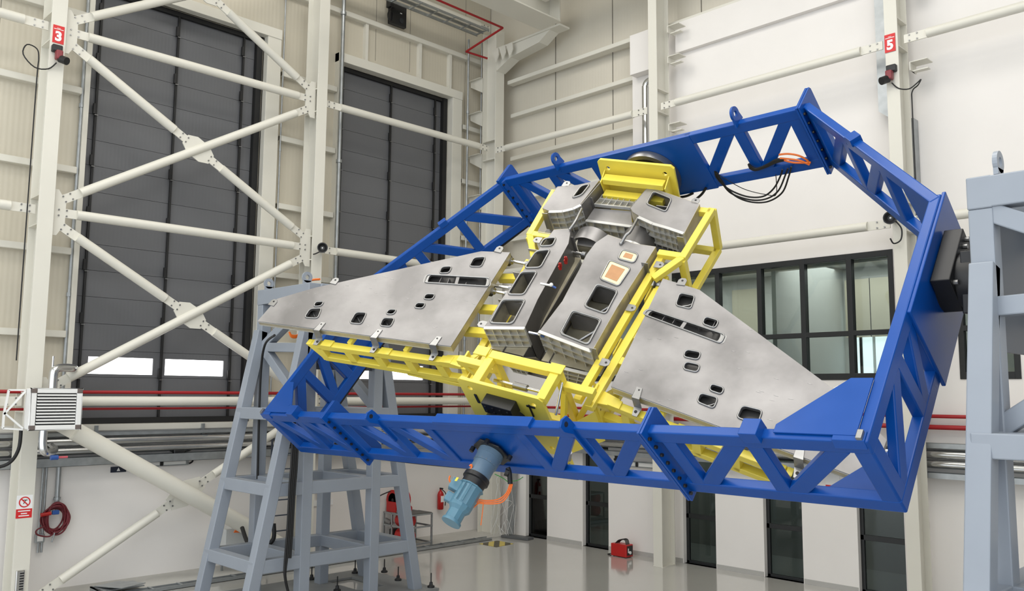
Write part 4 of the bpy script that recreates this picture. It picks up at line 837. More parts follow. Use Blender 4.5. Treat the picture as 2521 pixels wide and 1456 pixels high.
# tail end: cross beam, open box
yb((SC-1.0, 1.0, -.3), (SC-.35, 1.0, -.3), E2, .1, .1, 'cross_beam'); yb((SC+.6, 1.0, -.3), (SC+1.05, 1.0, -.3), E2, .1, .1, 'cross_beam')
yb((SC-.38, 1.0, -.57), (SC+.62, 1.0, -.57), E2, .12, .12, 'box_beam'); yb((SC-.36, .54, -.57), (SC-.36, 1.0, -.57), E2, .1, .12, 'box_beam'); yb((SC+.6, .54, -.57), (SC+.6, 1.0, -.57), E2, .12, .12, 'box_beam')
for s_, lo in ((-.36, .3), (.6, .6)): yb((SC+s_, 1.0, -.57), (SC+s_, 1.0, lo), E1, .1, .1, 'box_leg')
yb((SC-.36, 1.0, .55), (SC+.6, 1.0, .55), E2, .1, .1, 'box_beam')
for s_ in (-.36, .6): yb((SC+s_, .54, .55), (SC+s_, 1.0, .55), E2, .1, .1, 'box_beam'); yb((SC+s_, .56, .5), (SC+s_, 1.0, -.2), E1, .07, .08, 'box_brace')
for s_ in (-.5, .6): MB().obox(F(SC+s_, 1.0, -.64), E1*.1, RW*.07, E2*.012).build('corner_pad', YEL, YF, bevel=.005)
yb((SC-1.0, 1.0, .55), (SC+1.0, 1.0, .55), E2, .1, .1, 'cross_beam'); yb((SC-.95, 1.0, -.3), (SC-.4, 1.0, .5), RW, .08, .08, 'cross_brace'); yb((SC+.6, 1.0, .5), (SC+1.0, 1.0, -.25), RW, .08, .08, 'cross_brace')
MB().prism([F(SC+.62, .56, .1), F(SC+.95, .98, .1), F(SC+.95, .98, .75), F(SC+.62, .56, .62)], RW*.015+E1*.01).build('skirt_plate', YEL, YF)
MB().cyl(F(-.2, .8, -.35), F(.62, .8, -.35), .022, 14).build('screw_jack_rod', CHROME, YF, smooth=40); MB().cyl(F(.1, .8, -.35), F(.3, .8, -.35), .045, 14).build('screw_jack_nut', STEEL, YF, smooth=40)
MB().cyl(F(.76, .95, -.45), F(.76, .62, -.2), .018, 12).build('screw_jack_rod', CHROME, YF, smooth=40)
# wing planes
def wingframe(sd):
    H0, DL = -.11257, -.06622
    e1 = (E1*sd+E2*math.tan(DL)).normalized(); n = e1.cross(RW) if sd > 0 else RW.cross(e1); n.normalize(); n = n if n.dot(E2) > 0 else -n
    return FO+E2*H0, e1, n
WG = {sd: wingframe(sd) for sd in (-1, 1)}
def Wp(sd, s, a, h): o, e1, n = WG[sd]; return o+e1*s+RW*a+n*h
def WX(sd, x, y):
    o, e1, n = WG[sd]; r = hit((x, y), o, n)-o; return (r.dot(e1), r.dot(RW))
# wing arms: open ladder beams just behind the trailing edge, with mounting flange at the root
for sd in (-1, 1):
    te0 = WX(-1, 1110, 853) if sd < 0 else WX(1, 1504, 952); te1 = WX(-1, 634, 791) if sd < 0 else WX(1, 2146, 1189)
    te = lambda s: te0[1]+(te1[1]-te0[1])*(s-te0[0])/(te1[0]-te0[0])
    s0, s1 = 1.02, 3.5; P = lambda s, h, da=-.1: Wp(sd, s, te(s)+da, h+.09); m = MB(); arm = []
    n = WG[sd][2]; ad = (P(s1, 0)-P(s0, 0)).normalized()
    MB().bar(P(s0, .17), P(s1+.03, .17), n, .11, .1).build('arm_chord', YEL, YF, bevel=.008); MB().bar(P(s0, .52), P(s1-.12, .45), n, .1, .1).build('arm_chord', YEL, YF, bevel=.008)
    MB().bar(P(s0, .66), P(2.05, .53), n, .08, .1).build('arm_chord', YEL, YF, bevel=.008)
    MB().prism([P(s1+.05, .12, -.05), P(s1+.12, .12, -.05), P(s1-.08, .5, -.05), P(s1-.2, .5, -.05)], RW*-.1).build('arm_end', YEL, YF, bevel=.006)
    for k in range(5):
        s = s0+.42+k*.5; MB().bar(P(s, .2), P(s-.04, .48), ad, .12, .1).build('arm_post', YEL, YF, bevel=.006)
    for k in range(3): MB().obox(P(1.3+k*.98, .105), ad*.09, n*.012, RW*.06).build('arm_pad', YEL, YF, bevel=.004)
    fl = MB().prism([P(s0, .0, .03), P(s0, .0, -.2), P(s0, .72, -.3), P(s0, .72, .0)], ad*-.03).build('arm_flange', YEL, YF, bevel=.006)
    for hh in (.08, .3, .62): MB().cyl(P(s0-.035, hh, -.16), P(s0+.02, hh, -.16), .02, 8).build('bolt', BLACK, fl)
    MB().prism([P(s0+.0, .1, .02), P(s0+.32, .1, -.02), P(s0+.32, .1, -.14), P(s0, .1, -.2), P(s0-.16, .1, .1)], n*.02).build('flange_gusset', YEL, YF, bevel=.004)
    # lower edge rail along the leading edge
    le0 = WX(-1, 1184, 619) if sd < 0 else WX(1, 1720, 714); le1 = WX(-1, 682, 736) if sd < 0 else WX(1, 2072, 974)
    a = Wp(sd, le0[0], le0[1]-.06, .17); le1 = (le0[0]+(le1[0]-le0[0])*.85, le0[1]+(le1[1]-le0[1])*.85); b = Wp(sd, le1[0], le1[1]-.08, .17); MB().bar(a, b, n, .08, .08).build('arm_rail', YEL, YF, bevel=.006)
    for f_ in (.1, .5):
        s = le0[0]+(le1[0]-le0[0])*f_; MB().bar(Wp(sd, s, te(s)-.06, .2), Wp(sd, s, le0[1]+(le1[1]-le0[1])*f_-.06, .2), n, .07, .07).build('arm_rib', YEL, YF, bevel=.006)
    yb((sd*1.0+SC, 2.2, .0), (sd*1.5+SC, 2.2, .1), E2, .1, .12, 'arm_root'); yb((sd*1.0+SC, 1.75, .0), (sd*1.5+SC, 1.75, .1), E2, .1, .12, 'arm_root'); yb((sd*1.0+SC, 2.85, .0), (sd*1.5+SC, 2.85, .1), E2, .1, .12, 'arm_root')
# ================================================================== ALUMINIUM AIRCRAFT PANELS
def loop_rim(parent, pts3, n, r=.011, name='access_hole_rim'):
    c = sum(pts3, V((0, 0, 0)))/len(pts3); m = MB()
    m.tube([c+(p-c)*1.1-n*.006 for p in pts3], r, 8, True)
    k = len(pts3); v = [c+(p-c)*1.16-n*.003 for p in pts3]+[c+(p-c)*1.0-n*.003 for p in pts3]+[p+n*.03 for p in pts3]
    m.add(v, [(i, (i+1) % k, k+(i+1) % k, k+i) for i in range(k)]+[(k+i, k+(i+1) % k, 2*k+(i+1) % k, 2*k+i) for i in range(k)])
    return m.build(name, RIM, parent, smooth=50)
def tab(parent, p, along, out, n, w=.1, l=.12, name='mounting_tab'):
    """small rounded lug with a bolt hole"""
    p = V(p); poly = [p-along*w/2, p+along*w/2, p+along*w/2+out*l*.7, p+along*w*.25+out*l, p-along*w*.25+out*l, p-along*w/2+out*l*.7]
    o = MB().prism(poly, n*.012).build(name, STEEL, parent, bevel=.003)
    c = p+out*l*.62; MB().cyl(c-n*.003, c+n*.015, .016, 12).build('bolt_hole', BLACK, o); return o
LH = [[(764.9, 762), (790.6, 761), (781.4, 783.7), (751.5, 781.6)], [(778.3, 744.5), (796.8, 744.1), (790.6, 753.8), (773.1, 755.2)], [(877.5, 771.2), (901.5, 771.9), (889.1, 797.6), (862.7, 795.2)],
      [(958.8, 763.3), (976, 764), (968.1, 774.6), (951, 773.6)], [(945.1, 784.6), (970.2, 785.6), (961.2, 804.5), (936.5, 802.1)], [(1049.8, 725.2), (1070.5, 725.9), (1064.3, 737.6), (1043.7, 736.9)],
      [(1027.5, 747.2), (1047.1, 748.2), (1040.2, 759.9), (1020.7, 758.1)], [(1089.3, 658.6), (1111.7, 657.5), (1104.8, 672.3), (1082.5, 673)], [(1058.4, 678.1), (1199.2, 686), (1195.8, 704.9), (1051.6, 695.7)], [(1168.3, 636.2), (1194.1, 634.5), (1183.8, 656.8), (1157, 655.8)]]
RH = [[(1675.6, 724), (1708.9, 730.9), (1699.6, 760), (1665.3, 751.5)], [(1604.5, 765.2), (1776.2, 822.9), (1766.6, 842.5), (1593.2, 777.2)], [(1738.5, 781.7), (1768.3, 791), (1759.7, 808.1), (1730.6, 797.8)],
      [(1691, 863), (1724, 869), (1718, 886), (1684, 879)], [(1690, 893), (1722, 900), (1716, 917), (1683, 909)], [(1753, 947.3), (1781.6, 956.3), (1775.4, 971.4), (1747.7, 961.6)], [(1726.3, 970.5), (1765.5, 981.3), (1755.7, 1005.4), (1718.2, 990.2)], [(1829.5, 1001.8), (1874.5, 1012.8), (1863.5, 1044.6), (1816.3, 1028.1)]]
LOUT = [(1256, 621.5), (1184, 619), (778.5, 708), (682, 736), (634, 791), (1110, 853)]
def mirror(pts): return [(p[0], p[1]) for p in pts]
def wing(sd, outline, holes, label):
    o, e1, n = WG[sd]; P2 = lambda x, y: o+e1*x+RW*y; c = P2(*outline[0])
    t = thing('wing_panel', c, label, 'wing panel'); T = .012
    hl = [rrect([(p[0], p[1], 0) for p in h], .045) for h in holes]
    sheet(outline, [[(p.x, p.y) for p in h] for h in hl], P2, n, T).build('upper_skin', ALU, t)
    k = len(outline)
    def depth(i): return .13 if abs(outline[i][0]) < 2 else (.12 if abs(outline[i][0]) < 3.9 else .09)
    for i in range(k):
        j = (i+1) % k; a, b = P2(*outline[i]), P2(*outline[j]); nm = ('root_spar' if i == k-1 else 'trailing_spar' if i == k-2 else 'tip_spar' if i == k-3 else 'leading_spar')
        cn = (P2(*outline[0])+P2(*outline[k-2]))/2; m = MB(); d = (b-a).normalized(); ins = d.cross(n).normalized(); ins = ins if ins.dot(cn-a) > 0 else -ins
        m.prism([a+n*T, b+n*T, b+n*depth(j), a+n*depth(i)], ins*.01); m.build(nm, ALUP if nm in ('root_spar', 'trailing_spar') else ALU, t)
        if nm == 'trailing_spar':
            for hh in (T+.004, .5*(depth(i)+depth(j))): MB().bar(a+n*(hh if hh < .05 else depth(i)), b+n*(hh if hh < .05 else depth(j)), n, .01, .012).build('spar_flange', ALUD, t)
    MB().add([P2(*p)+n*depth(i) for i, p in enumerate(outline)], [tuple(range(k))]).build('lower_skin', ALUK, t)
    for h in hl: loop_rim(t, [P2(p.x, p.y) for p in h], n)
    sl = holes[8] if sd < 0 else holes[1]   # divider and ribs seen through the long slot
    a = P2((sl[0][0]+sl[1][0])/2, (sl[0][1]+sl[1][1])/2); b = P2((sl[3][0]+sl[2][0])/2, (sl[3][1]+sl[2][1])/2); MB().bar(a+n*.005, b+n*.005, e1, .05, .014).build('slot_divider', ALU, t)
    for f_ in (.2, .35, .68, .85):
        a = P2(sl[0][0]+(sl[1][0]-sl[0][0])*f_, sl[0][1]+.05); b = P2(sl[3][0]+(sl[2][0]-sl[3][0])*f_, sl[3][1]-.05); MB().bar(a+n*.07, b+n*.07, n, .09, .006).build('rib', ALU, t)
    for i, h in enumerate(holes):
        if i in (8,) or len(h) < 4: continue
        cx = sum(p[0] for p in h)/4; cy = sum(p[1] for p in h)/4; MB().tube([P2(cx-.09, cy-.05)+n*.08, P2(cx+.02, cy+.0)+n*.09, P2(cx+.1, cy+.06)+n*.08], .012, 8).build('inner_tube', STEEL, t) if i % 2 == 0 else None
    return t
lout = [WX(-1, *p) for p in LOUT]; lh = [[WX(-1, *p) for p in h] for h in LH]
wl_ = wing(-1, lout, lh, 'left bare aluminium wing panel with access holes')
ROUT = [(1635, 686), (1720, 714), (2072, 974)]
r3 = [WX(1, *p) for p in ROUT]; mL = lout
rout = [WX(1, 1632, 686), WX(1, 1722, 714), WX(1, 2076, 976), (lout[3][0]-.02, lout[3][1]+.02), WX(1, 2146, 1189), WX(1, 1504, 952)]
rh = [[WX(1, *p) for p in h] for h in RH]+[lh[0], lh[1]]
wr_ = wing(1, rout, rh, 'right bare aluminium wing panel with access holes')
def spot_marks(sd, t, outline, holes, n):
    o, e1, nn = WG[sd]; m = MB(); rnd = random.Random(3+sd); k = 0
    def ins(p, poly):
        c = False
        for i in range(len(poly)):
            a = poly[i]; b = poly[i-1]
            if (a[1] > p[1]) != (b[1] > p[1]) and p[0] < (b[0]-a[0])*(p[1]-a[1])/(b[1]-a[1])+a[0]: c = not c
        return c
    while k < n:
        p = (rnd.uniform(1.3, 4.3), rnd.choice([.95, 1.2, 1.5, 1.8, 2.1, 2.4, 2.7])+rnd.uniform(-.06, .06))
        if not ins(p, outline) or any(min(abs(p[0]-q[0]) for q in h) < .12 and min(abs(p[1]-q[1]) for q in h) < .15 for h in holes): continue
        c = o+e1*p[0]+RW*p[1]; d = (e1+RW*rnd.uniform(-.15, .05)).normalized(); m.prism([c-d*.03, c+RW*.004, c+d*.03, c-RW*.004], nn*-.002); k += 1
    s = m.build('spot_marks', RIM, t); s['kind'] = 'stuff'
spot_marks(-1, wl_, lout, lh, 26); spot_marks(1, wr_, rout, rh, 26)
def wing_tabs(sd, t, pix):
    o, e1, n = WG[sd]
    for kind, x, y in pix:
        s, a = WX(sd, x, y); p = Wp(sd, s, a, -.012)
        if kind == 'te':
            k = MB(); ad = (Wp(sd, 4, .8, 0)-Wp(sd, 1, 1.2, 0)).normalized() if sd else e1
            k.prism([p+RW*.14-ad*.05, p+RW*.14+ad*.03, p-RW*.03+ad*.06, p-RW*.03-ad*.05], n*.012)
            k.prism([p-RW*.03-ad*.05, p-RW*.03+ad*.06, p-RW*.05+ad*.06+n*.16, p-RW*.05-ad*.05+n*.16], RW*.012)
            k.prism([p-RW*.05-ad*.05+n*.16, p-RW*.05+ad*.06+n*.16, p-RW*.17+ad*.04+n*.17, p-RW*.17-ad*.03+n*.17], n*.012)
            b = k.build('edge_clamp', STEEL, t, bevel=.003); MB().cyl(p-RW*.11+n*.16, p-RW*.11+n*.185, .02, 10).build('bolt', BLACK, b); c2 = p+RW*.1; MB().cyl(c2-n*.003, c2+n*.002, .012, 10).build('pin_hole', BLACK, b)
        else: tab(t, p-RW*.01, e1, RW if kind == 'le' else -e1, n, .12, .13)
wing_tabs(-1, wl_, [('te', 782, 812), ('te', 922, 830), ('te', 1068, 848), ('le', 820, 699), ('le', 1225, 621), ('le', 668, 752)])
wing_tabs(1, wr_, [('te', 1566, 978), ('te', 1966, 1125), ('le', 1676, 702), ('le', 2062, 972)])

# ---- fuselage sections
def pocket(name, q, nx_, nz_, parent, depth=.04, t_=.012, lip=True):
    """machined bulkhead: web with a grid of upright ribs and bright horizontal flanges; q = TL TR BR BL seen from outside"""
    q = [V(p) for p in q]; nr = (q[1]-q[0]).cross(q[3]-q[0]).normalized(); G = lambda u, v: (q[0]*(1-u)+q[1]*u)*(1-v)+(q[3]*(1-u)+q[2]*u)*v
    o = MB().prism(q, nr*.006).build(name, ALUP, parent); m = MB()
    for i in range(nx_+1):
        u = i/nx_; m.bar(G(u, 0)-nr*depth/2, G(u, 1)-nr*depth/2, nr, depth, t_)
    for j in range(nz_+1):
        v = j/nz_; m.bar(G(0, v)-nr*depth*.6, G(1, v)-nr*depth*.6, nr, depth*1.2, .018)
    m.build('rib_grid', ALUD, o); return o
def skin_box(name, pts, holes, h, dep, label, ends, bulge=None):
    """box section: top skin outline (clockwise), holes, and side walls that reach down by dep"""
    o = FO+E2*h; P2 = lambda x, y: o+E1*x+RW*y+(E2*bulge(x, y) if bulge else V((0, 0, 0)))
    t = thing(name, P2(*pts[0]), label, 'airframe section')
    hl = [rrect([(p[0], p[1], 0) for p in hh], .05) for hh in holes]
    if bulge:   # fine grid so that the skin can swell
        ins = [hh for hh in hl]
    sheet(pts, [[(p.x, p.y) for p in hh] for hh in hl], P2, E2, .01).build('top_skin', ALU, t, smooth=30)
    k = len(pts)
    for i in range(k):
        a, b = P2(*pts[i]), P2(*pts[(i+1) % k]); dp = ends.get(i, dep)
        if isinstance(dp, tuple): pocket('ribbed_bulkhead', [b, a, a+E2*dp[2], b+E2*dp[2]] if dp[3] else [a, b, b+E2*dp[2], a+E2*dp[2]], dp[0], dp[1], t)
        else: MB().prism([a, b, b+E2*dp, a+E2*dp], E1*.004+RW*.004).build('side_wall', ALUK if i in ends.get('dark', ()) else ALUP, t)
    for hh in hl: loop_rim(t, [P2(p.x, p.y) for p in hh], E2, .014)
    return t
HT = -.3
LN = [FH(*p, HT) for p in [(1363, 566), (1405, 563), (1399, 600), (1323, 738), (1292, 806), (1193, 805), (1234, 738)]]
LNH = [[(1340.7, 589), (1367.9, 586.6), (1359.2, 605.1), (1330.2, 606.4)], [(1320.9, 621.2), (1352.4, 617.5), (1330.2, 657.7), (1294.3, 658.9)], [(1284.4, 673.1), (1319.7, 671.9), (1289.4, 723.8), (1252.9, 723.2)], [(1239.2, 741.2), (1289.9, 741.2), (1260.7, 795.3), (1209.2, 793.6)]]
ln = skin_box('fuselage_section', LN, [[FH(*p, HT) for p in h] for h in LNH], HT, .38, 'left aluminium fuselage box with a row of four openings', {4: (5, 3, .36, True), 1: .75, 2: .75, 3: .75, 'dark': (1, 2, 3)})
RNp = [FH(*p, HT) for p in [(1496, 578), (1560, 600), (1614, 608), (1518, 758), (1458, 863), (1329, 814), (1384, 742), (1405, 702), (1425, 666), (1443, 628), (1466, 598)]]
RNH = [[(1534, 617), (1569.5, 627), (1560, 647), (1523, 637)], [(1503, 644), (1549.5, 662.5), (1522, 703), (1480, 686)], [(1471.3, 703.4), (1517.6, 718.9), (1490.2, 770.4), (1442.1, 753.2)], [(1411.8, 768.7), (1476.2, 789.3), (1446.2, 846), (1383.5, 820.2)]]
rn = skin_box('fuselage_section', RNp, [[FH(*p, HT) for p in h] for h in RNH], HT, .4, 'right aluminium fuselage box with two brown patched openings', {4: (5, 3, .4, True), 5: .75, 6: .75, 7: .75, 8: .75, 9: .6, 'dark': ()})
for q in ([(1537, 619), (1567, 628), (1559, 645), (1526, 636)], [(1505, 647), (1546, 663), (1520, 701), (1482.5, 685.5)]):
    p3 = [FHP(*p, HT+.006) for p in q]; c = sum(p3, V((0, 0, 0)))/4
    cv = MB().prism(rrect([c+(p-c)*1.16-E2*.012 for p in p3], .04), E2*.01).build('masked_cover', TAPE, rn); k = .62 if q[0][0] > 1510 else .78; MB().prism([c+(p-c)*k-E2*.016 for p in p3], E2*.003).build('brown_patch', PATCH, cv)
def interior(t, holes):   # struts, partitions and fittings seen through the openings
    for i, h in enumerate(holes):
        q = [FH(*p, HT) for p in h]; cx = sum(p[0] for p in q)/4; cy = sum(p[1] for p in q)/4
        MB().obox(F(cx, cy+.22, HT+.2), E1*.3, RW*.006, E2*.15).build('inner_frame', ALU, t); MB().cyl(F(cx-.1, cy-.1, HT+.25), F(cx+.12, cy+.14, HT+.2), .022, 12).build('inner_strut', STEEL, t, smooth=40)
        MB().tube([F(cx+.1, cy-.2, HT+.3), F(cx+.05, cy, HT+.3), F(cx+.16, cy+.2, HT+.22)], .014, 8).build('inner_tube', BLKR, t); MB().obox(F(cx+.02, cy-.12, HT+.33), E1*.1, RW*.07, E2*.05).build('inner_fitting', STEEL, t, bevel=.015)
    MB().prism([F(min(p[0] for p in t_pts)+.02, 1.55, HT+.38), F(max(p[0] for p in t_pts)-.02, 1.55, HT+.38), F(max(p[0] for p in t_pts)-.05, 3.5, HT+.38), F(min(p[0] for p in t_pts)+.05, 3.5, HT+.38)], E2*.008).build('lower_skin', ALUP, t)
t_pts = LN; interior(ln, LNH); t_pts = RNp; interior(rn, [RNH[2], RNH[3]])
# keel parts below each box
for t, s0, s1, s2, s3, nm in ((ln, -.62, -.28, -.5, -.28, 'l'), (rn, .12, .8, .16, .6, 'r')):
    q = [F(s0, 1.5, HT+.34), F(s1, 1.5, HT+.34), F(s3, 1.5, HT+.68), F(s2, 1.5, HT+.68)]; pocket('keel_bulkhead', q, 3 if nm == 'l' else 4, 4, t)
    for a, b in ((s0, s2), (s1, s3)): MB().prism([F(a, 1.5, HT+.36), F(b, 1.5, HT+.68), F(b, 3.4, HT+.68), F(a, 3.4, HT+.36)], E1*.008).build('keel_wall', ALUK, t)
MB().prism([F(-.28, 1.5, HT+.36), F(-.05, 1.52, HT+.3), F(.04, 1.55, HT+.5), F(-.2, 1.5, HT+.68)], RW*.01).build('curved_web', ALUK, ln)
MB().tube(curve([F(.03, 1.5, HT+.5), F(.12, 1.5, HT+.58), F(.25, 1.5, HT+.6), F(.38, 1.48, HT+.58)], 16), .03, 8).build('curved_flange', ALUD, rn)
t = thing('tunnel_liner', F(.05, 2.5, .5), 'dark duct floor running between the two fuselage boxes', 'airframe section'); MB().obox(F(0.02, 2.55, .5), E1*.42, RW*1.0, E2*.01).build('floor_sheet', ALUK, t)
for k in range(5): MB().obox(F(.1, 1.8+k*.38, .44), E1*.25, RW*.012, E2*.05).build('frame', ALUK, t)
t = thing('red_pad', F(-.12, 3.0, .0), 'two red cross shaped pads on the inner wall of the left fuselage box', 'pad')
for x, y, r_ in ((1379, 656, .042), (1393, 641, .045)):
    p = hit((x, y), F(-.2, 0, 0), E1); MB().obox(p, RW*r_, E2*r_*.8, E1*.006).build('red_pad', RED, t) ; MB().obox(p, RW*.016, E2*r_*1.5, E1*.006).build('red_bar', RED, t)
for x, y in ((1347, 702), (1318, 822)):
    p = hit((x, y), F(-.1, 0, 0), E1); f = MB().cyl(p-E1*.1, p+E1*.05, .018, 10).build('hose_fitting', CHROME, ln); MB().ball(p+E1*.07-E2*.02, .028).build('white_knob', WHITE, f); MB().cyl(p+E1*.07, p+E1*.13+E2*.03, .014, 8).build('blue_cap', MATS['blue_plastic'], f)
# forward section: two side blocks joined by a low ribbed tray
UB = -.32
UL = [FH(*p, UB) for p in [(1372, 460), (1420, 456), (1475, 444), (1428, 504), (1410, 513), (1385, 519), (1352, 520), (1335, 513)]]
UR = [FH(*p, UB) for p in [(1595, 462), (1607, 464), (1660, 482), (1722, 503), (1685, 573), (1650, 561), (1609, 549), (1574, 533), (1557, 522), (1551, 512)]]
ULH = [[(1432, 459), (1451, 455.5), (1432, 480), (1410, 487)]]; URH = [[(1610, 474), (1651, 491), (1638, 520), (1594, 502)]]
ul = skin_box('forward_section', UL, [[FH(*p, UB) for p in h] for h in ULH], UB, .45, 'left block of the forward airframe with one opening', {3: (2, 4, .45, True), 4: (2, 4, .45, True), 5: (2, 4, .45, True), 6: .45, 'dark': ()})
ur = skin_box('forward_section', UR, [[FH(*p, UB) for p in h] for h in URH], UB, .5, 'right block of the forward airframe with one large opening', {4: (3, 4, .5, True), 5: (3, 4, .5, True), 6: (2, 4, .5, True), 7: .5, 'dark': ()})
for t, s in ((ul, -.75), (ur, .75)): MB().obox(F(s, 4.32, UB+.44), E1*.42, RW*.42, E2*.006).build('lower_skin', ALUK, t); MB().obox(F(s+.06, 4.45, UB+.25), E1*.22, RW*.006, E2*.2).build('inner_frame', ALU, t); MB().cyl(F(s-.1, 4.4, UB+.3), F(s+.15, 4.6, UB+.25), .02, 10).build('inner_strut', STEEL, t)
mid = thing('forward_tray', F(-.1, 4.2, -.1), 'low aluminium tray with ribbed pockets between the two forward blocks', 'airframe section')
MH = -.1
q = [FHP(*p, MH) for p in [(1463, 513), (1553, 520), (1557, 556), (1444, 541)]]; MB().prism(q, E2*.012).build('shelf', ALU, mid)
pocket('ribbed_bulkhead', [q[3], q[2], q[2]+E2*.42, q[3]+E2*.42], 6, 3, mid)
for q4 in ([(1484, 486), (1568, 497), (1563, 505), (1478, 495)], [(1477, 496), (1562, 506), (1556, 518), (1465, 509)]): pocket('ribbed_tray', [FHP(x, y, -.1) for x, y in q4], 6, 1, mid, .05)
MB().prism([FHP(1480, 446, UB), FHP(1429, 505, UB), FHP(1429, 505, UB)+E2*.3, FHP(1480, 446, UB)+E2*.35], E1*.01).build('inner_side_plate', ALU, mid); MB().cyl(FHP(1466, 522, -.05), FHP(1466, 522, -.05)+E1*.02, .03).build('plate_hole', BLACK, mid)
MB().prism([FHP(1594, 463, UB), FHP(1552, 513, UB), FHP(1552, 513, UB)+E2*.42, FHP(1594, 463, UB)+E2*.3], E1*-.01).build('inner_side_plate', ALU, mid)
# curved duct skins between the forward blocks and the boxes
def arcskin(c, r, a0, a1, d, m, parent, name):
    c = V(c); vs = []; n = 18
    for k in range(n+1):
        a = a0+(a1-a0)*k/n; p = c+E1*(r*math.cos(a))+E2*(r*math.sin(a)); vs += [p, p+RW*d]
    return MB().add(vs, [(2*k, 2*k+1, 2*k+3, 2*k+2) for k in range(n)]).build(name, m, parent, smooth=60)
dk = thing('inlet_duct', F(.35, 3.8, .2), 'round dark metal duct mouth behind the right fuselage box', 'duct')
MB().pipe(F(.42, 3.72, .12), F(.42, 3.76, .12), .3, .27).build('duct_lip', ALUD, dk); MB().cyl(F(.42, 3.73, .12), F(.42, 4.1, .12), .27, 32).build('duct_barrel', ALUK, dk, smooth=40)
dk = thing('inlet_duct', F(-.35, 3.8, .2), 'shiny curved duct skin behind the left fuselage box', 'duct')
arcskin(F(-.3, 3.72, .16), .3, PI, 2*PI, .25, ALU, dk, 'duct_skin')
cn = thing('connecting_plate', F(-.1, 3.55, .05), 'flat aluminium plate bridging the tops of both fuselage boxes', 'plate')
q = [FHP(*p, -.02) for p in [(1427, 572), (1500, 584), (1470, 612), (1420, 604)]]; MB().prism(q, E2*.012).build('plate', ALU, cn); MB().prism([q[3], q[2], q[2]+E2*.3, q[3]+E2*.3], RW*.01).build('front_web', ALUP, cn)
def tabs(t, pix, h, along, out, n=None):
    for x, y in pix: tab(t, FHP(x, y, h), along, out, n or E2, .12, .13)
tabs(ln, [(1196, 800), (1332, 592)], HT, RW, -E1); tabs(rn, [(1612, 650)], HT+.08, RW, E1); tabs(rn, [(1543, 756), (1478, 890)], HT+.1, RW, E1); tabs(ul, [(1390, 459)], UB, E1, RW); tabs(ur, [(1708, 502)], UB, E1, RW)
for t, (x, y), h in ((rn, (1590, 652), HT), (rn, (1463, 862), HT), (ur, (1677, 588), UB), (ul, (1345, 530), UB)):
    p = FHP(x, y, h); k = MB().prism([p-RW*.03-E1*.05, p-RW*.03+E1*.05, p-RW*.03+E1*.05+E2*.26-RW*.01, p-RW*.03-E1*.05+E2*.26-RW*.01], RW*.012); k.prism([p-RW*.03-E1*.05-E2*.06, p-RW*.03+E1*.05-E2*.06, p-RW*.03+E1*.05, p-RW*.03-E1*.05], RW*.012); k.build('edge_clamp', STEEL, t, bevel=.003)
# link rods
def rod(p, q, r, label, group='link rods between the airframe parts'):
    p = V(p); q = V(q); d = (q-p).normalized(); t = thing('link_rod', (p+q)/2, label, 'rod', group)
    MB().cyl(p, q, r, 14).build('rod', CHROME, t, smooth=40); MB().cyl(p, p+d*.07, r*2.2, 12).build('end_collar', STEEL, t); MB().cyl(q-d*.06, q, r*1.8, 12).build('end_collar', STEEL, t); MB().cyl(p-d*.005, p+d*.02, r*3.6, 12).build('black_washer', BLACK, t); return t
for (a, b, nm) in (((1252, 642), (1296, 650), 'top'), ((1206, 702), (1256, 709), 'middle'), ((1208, 716), (1246, 723), 'bottom')):
    rod(FHP(*a, -.06), FHP(*b, -.06)+E1*.05, .024, '%s polished link rod between left wing root and left fuselage box' % nm)
rod(FHP(1395, 618, -.05), FHP(1443, 628, -.05), .026, 'polished link rod between the two fuselage boxes')
rod(FHP(1632, 703, -.05)-E1*.1, FHP(1632, 703, -.05), .026, 'short polished link rod at the right wing root')
rod(FHP(1520, 773, -.05), FHP(1549, 780, -.05), .026, 'polished link rod beside the right fuselage box, lower one'); rod(FHP(1524, 762, -.08), FHP(1538, 765, -.08), .024, 'polished link rod beside the right fuselage box, upper one')
t = thing('strut_rod', FHP(1415, 545, HT), 'thin steel strut from left forward block to left fuselage box', 'rod'); MB().tube(curve([FHP(1432, 515, UB+.02), FHP(1417, 545, UB-.03), FHP(1402, 566, HT-.02)], 12), .022, 10).build('rod', STEEL, t, smooth=50)
t = thing('strut_rod', FHP(1550, 560, HT), 'bent steel strut from right forward block to right fuselage box', 'rod'); MB().tube(curve([FHP(1571, 536, UB+.04), FHP(1552, 570, UB-.04), FHP(1541, 580, HT-.06), FHP(1529, 600, HT-.01)], 20), .022, 10).build('rod', STEEL, t, smooth=50); MB().ball(FHP(1529, 600, HT-.01), .03).build('ball_end', STEEL, t)

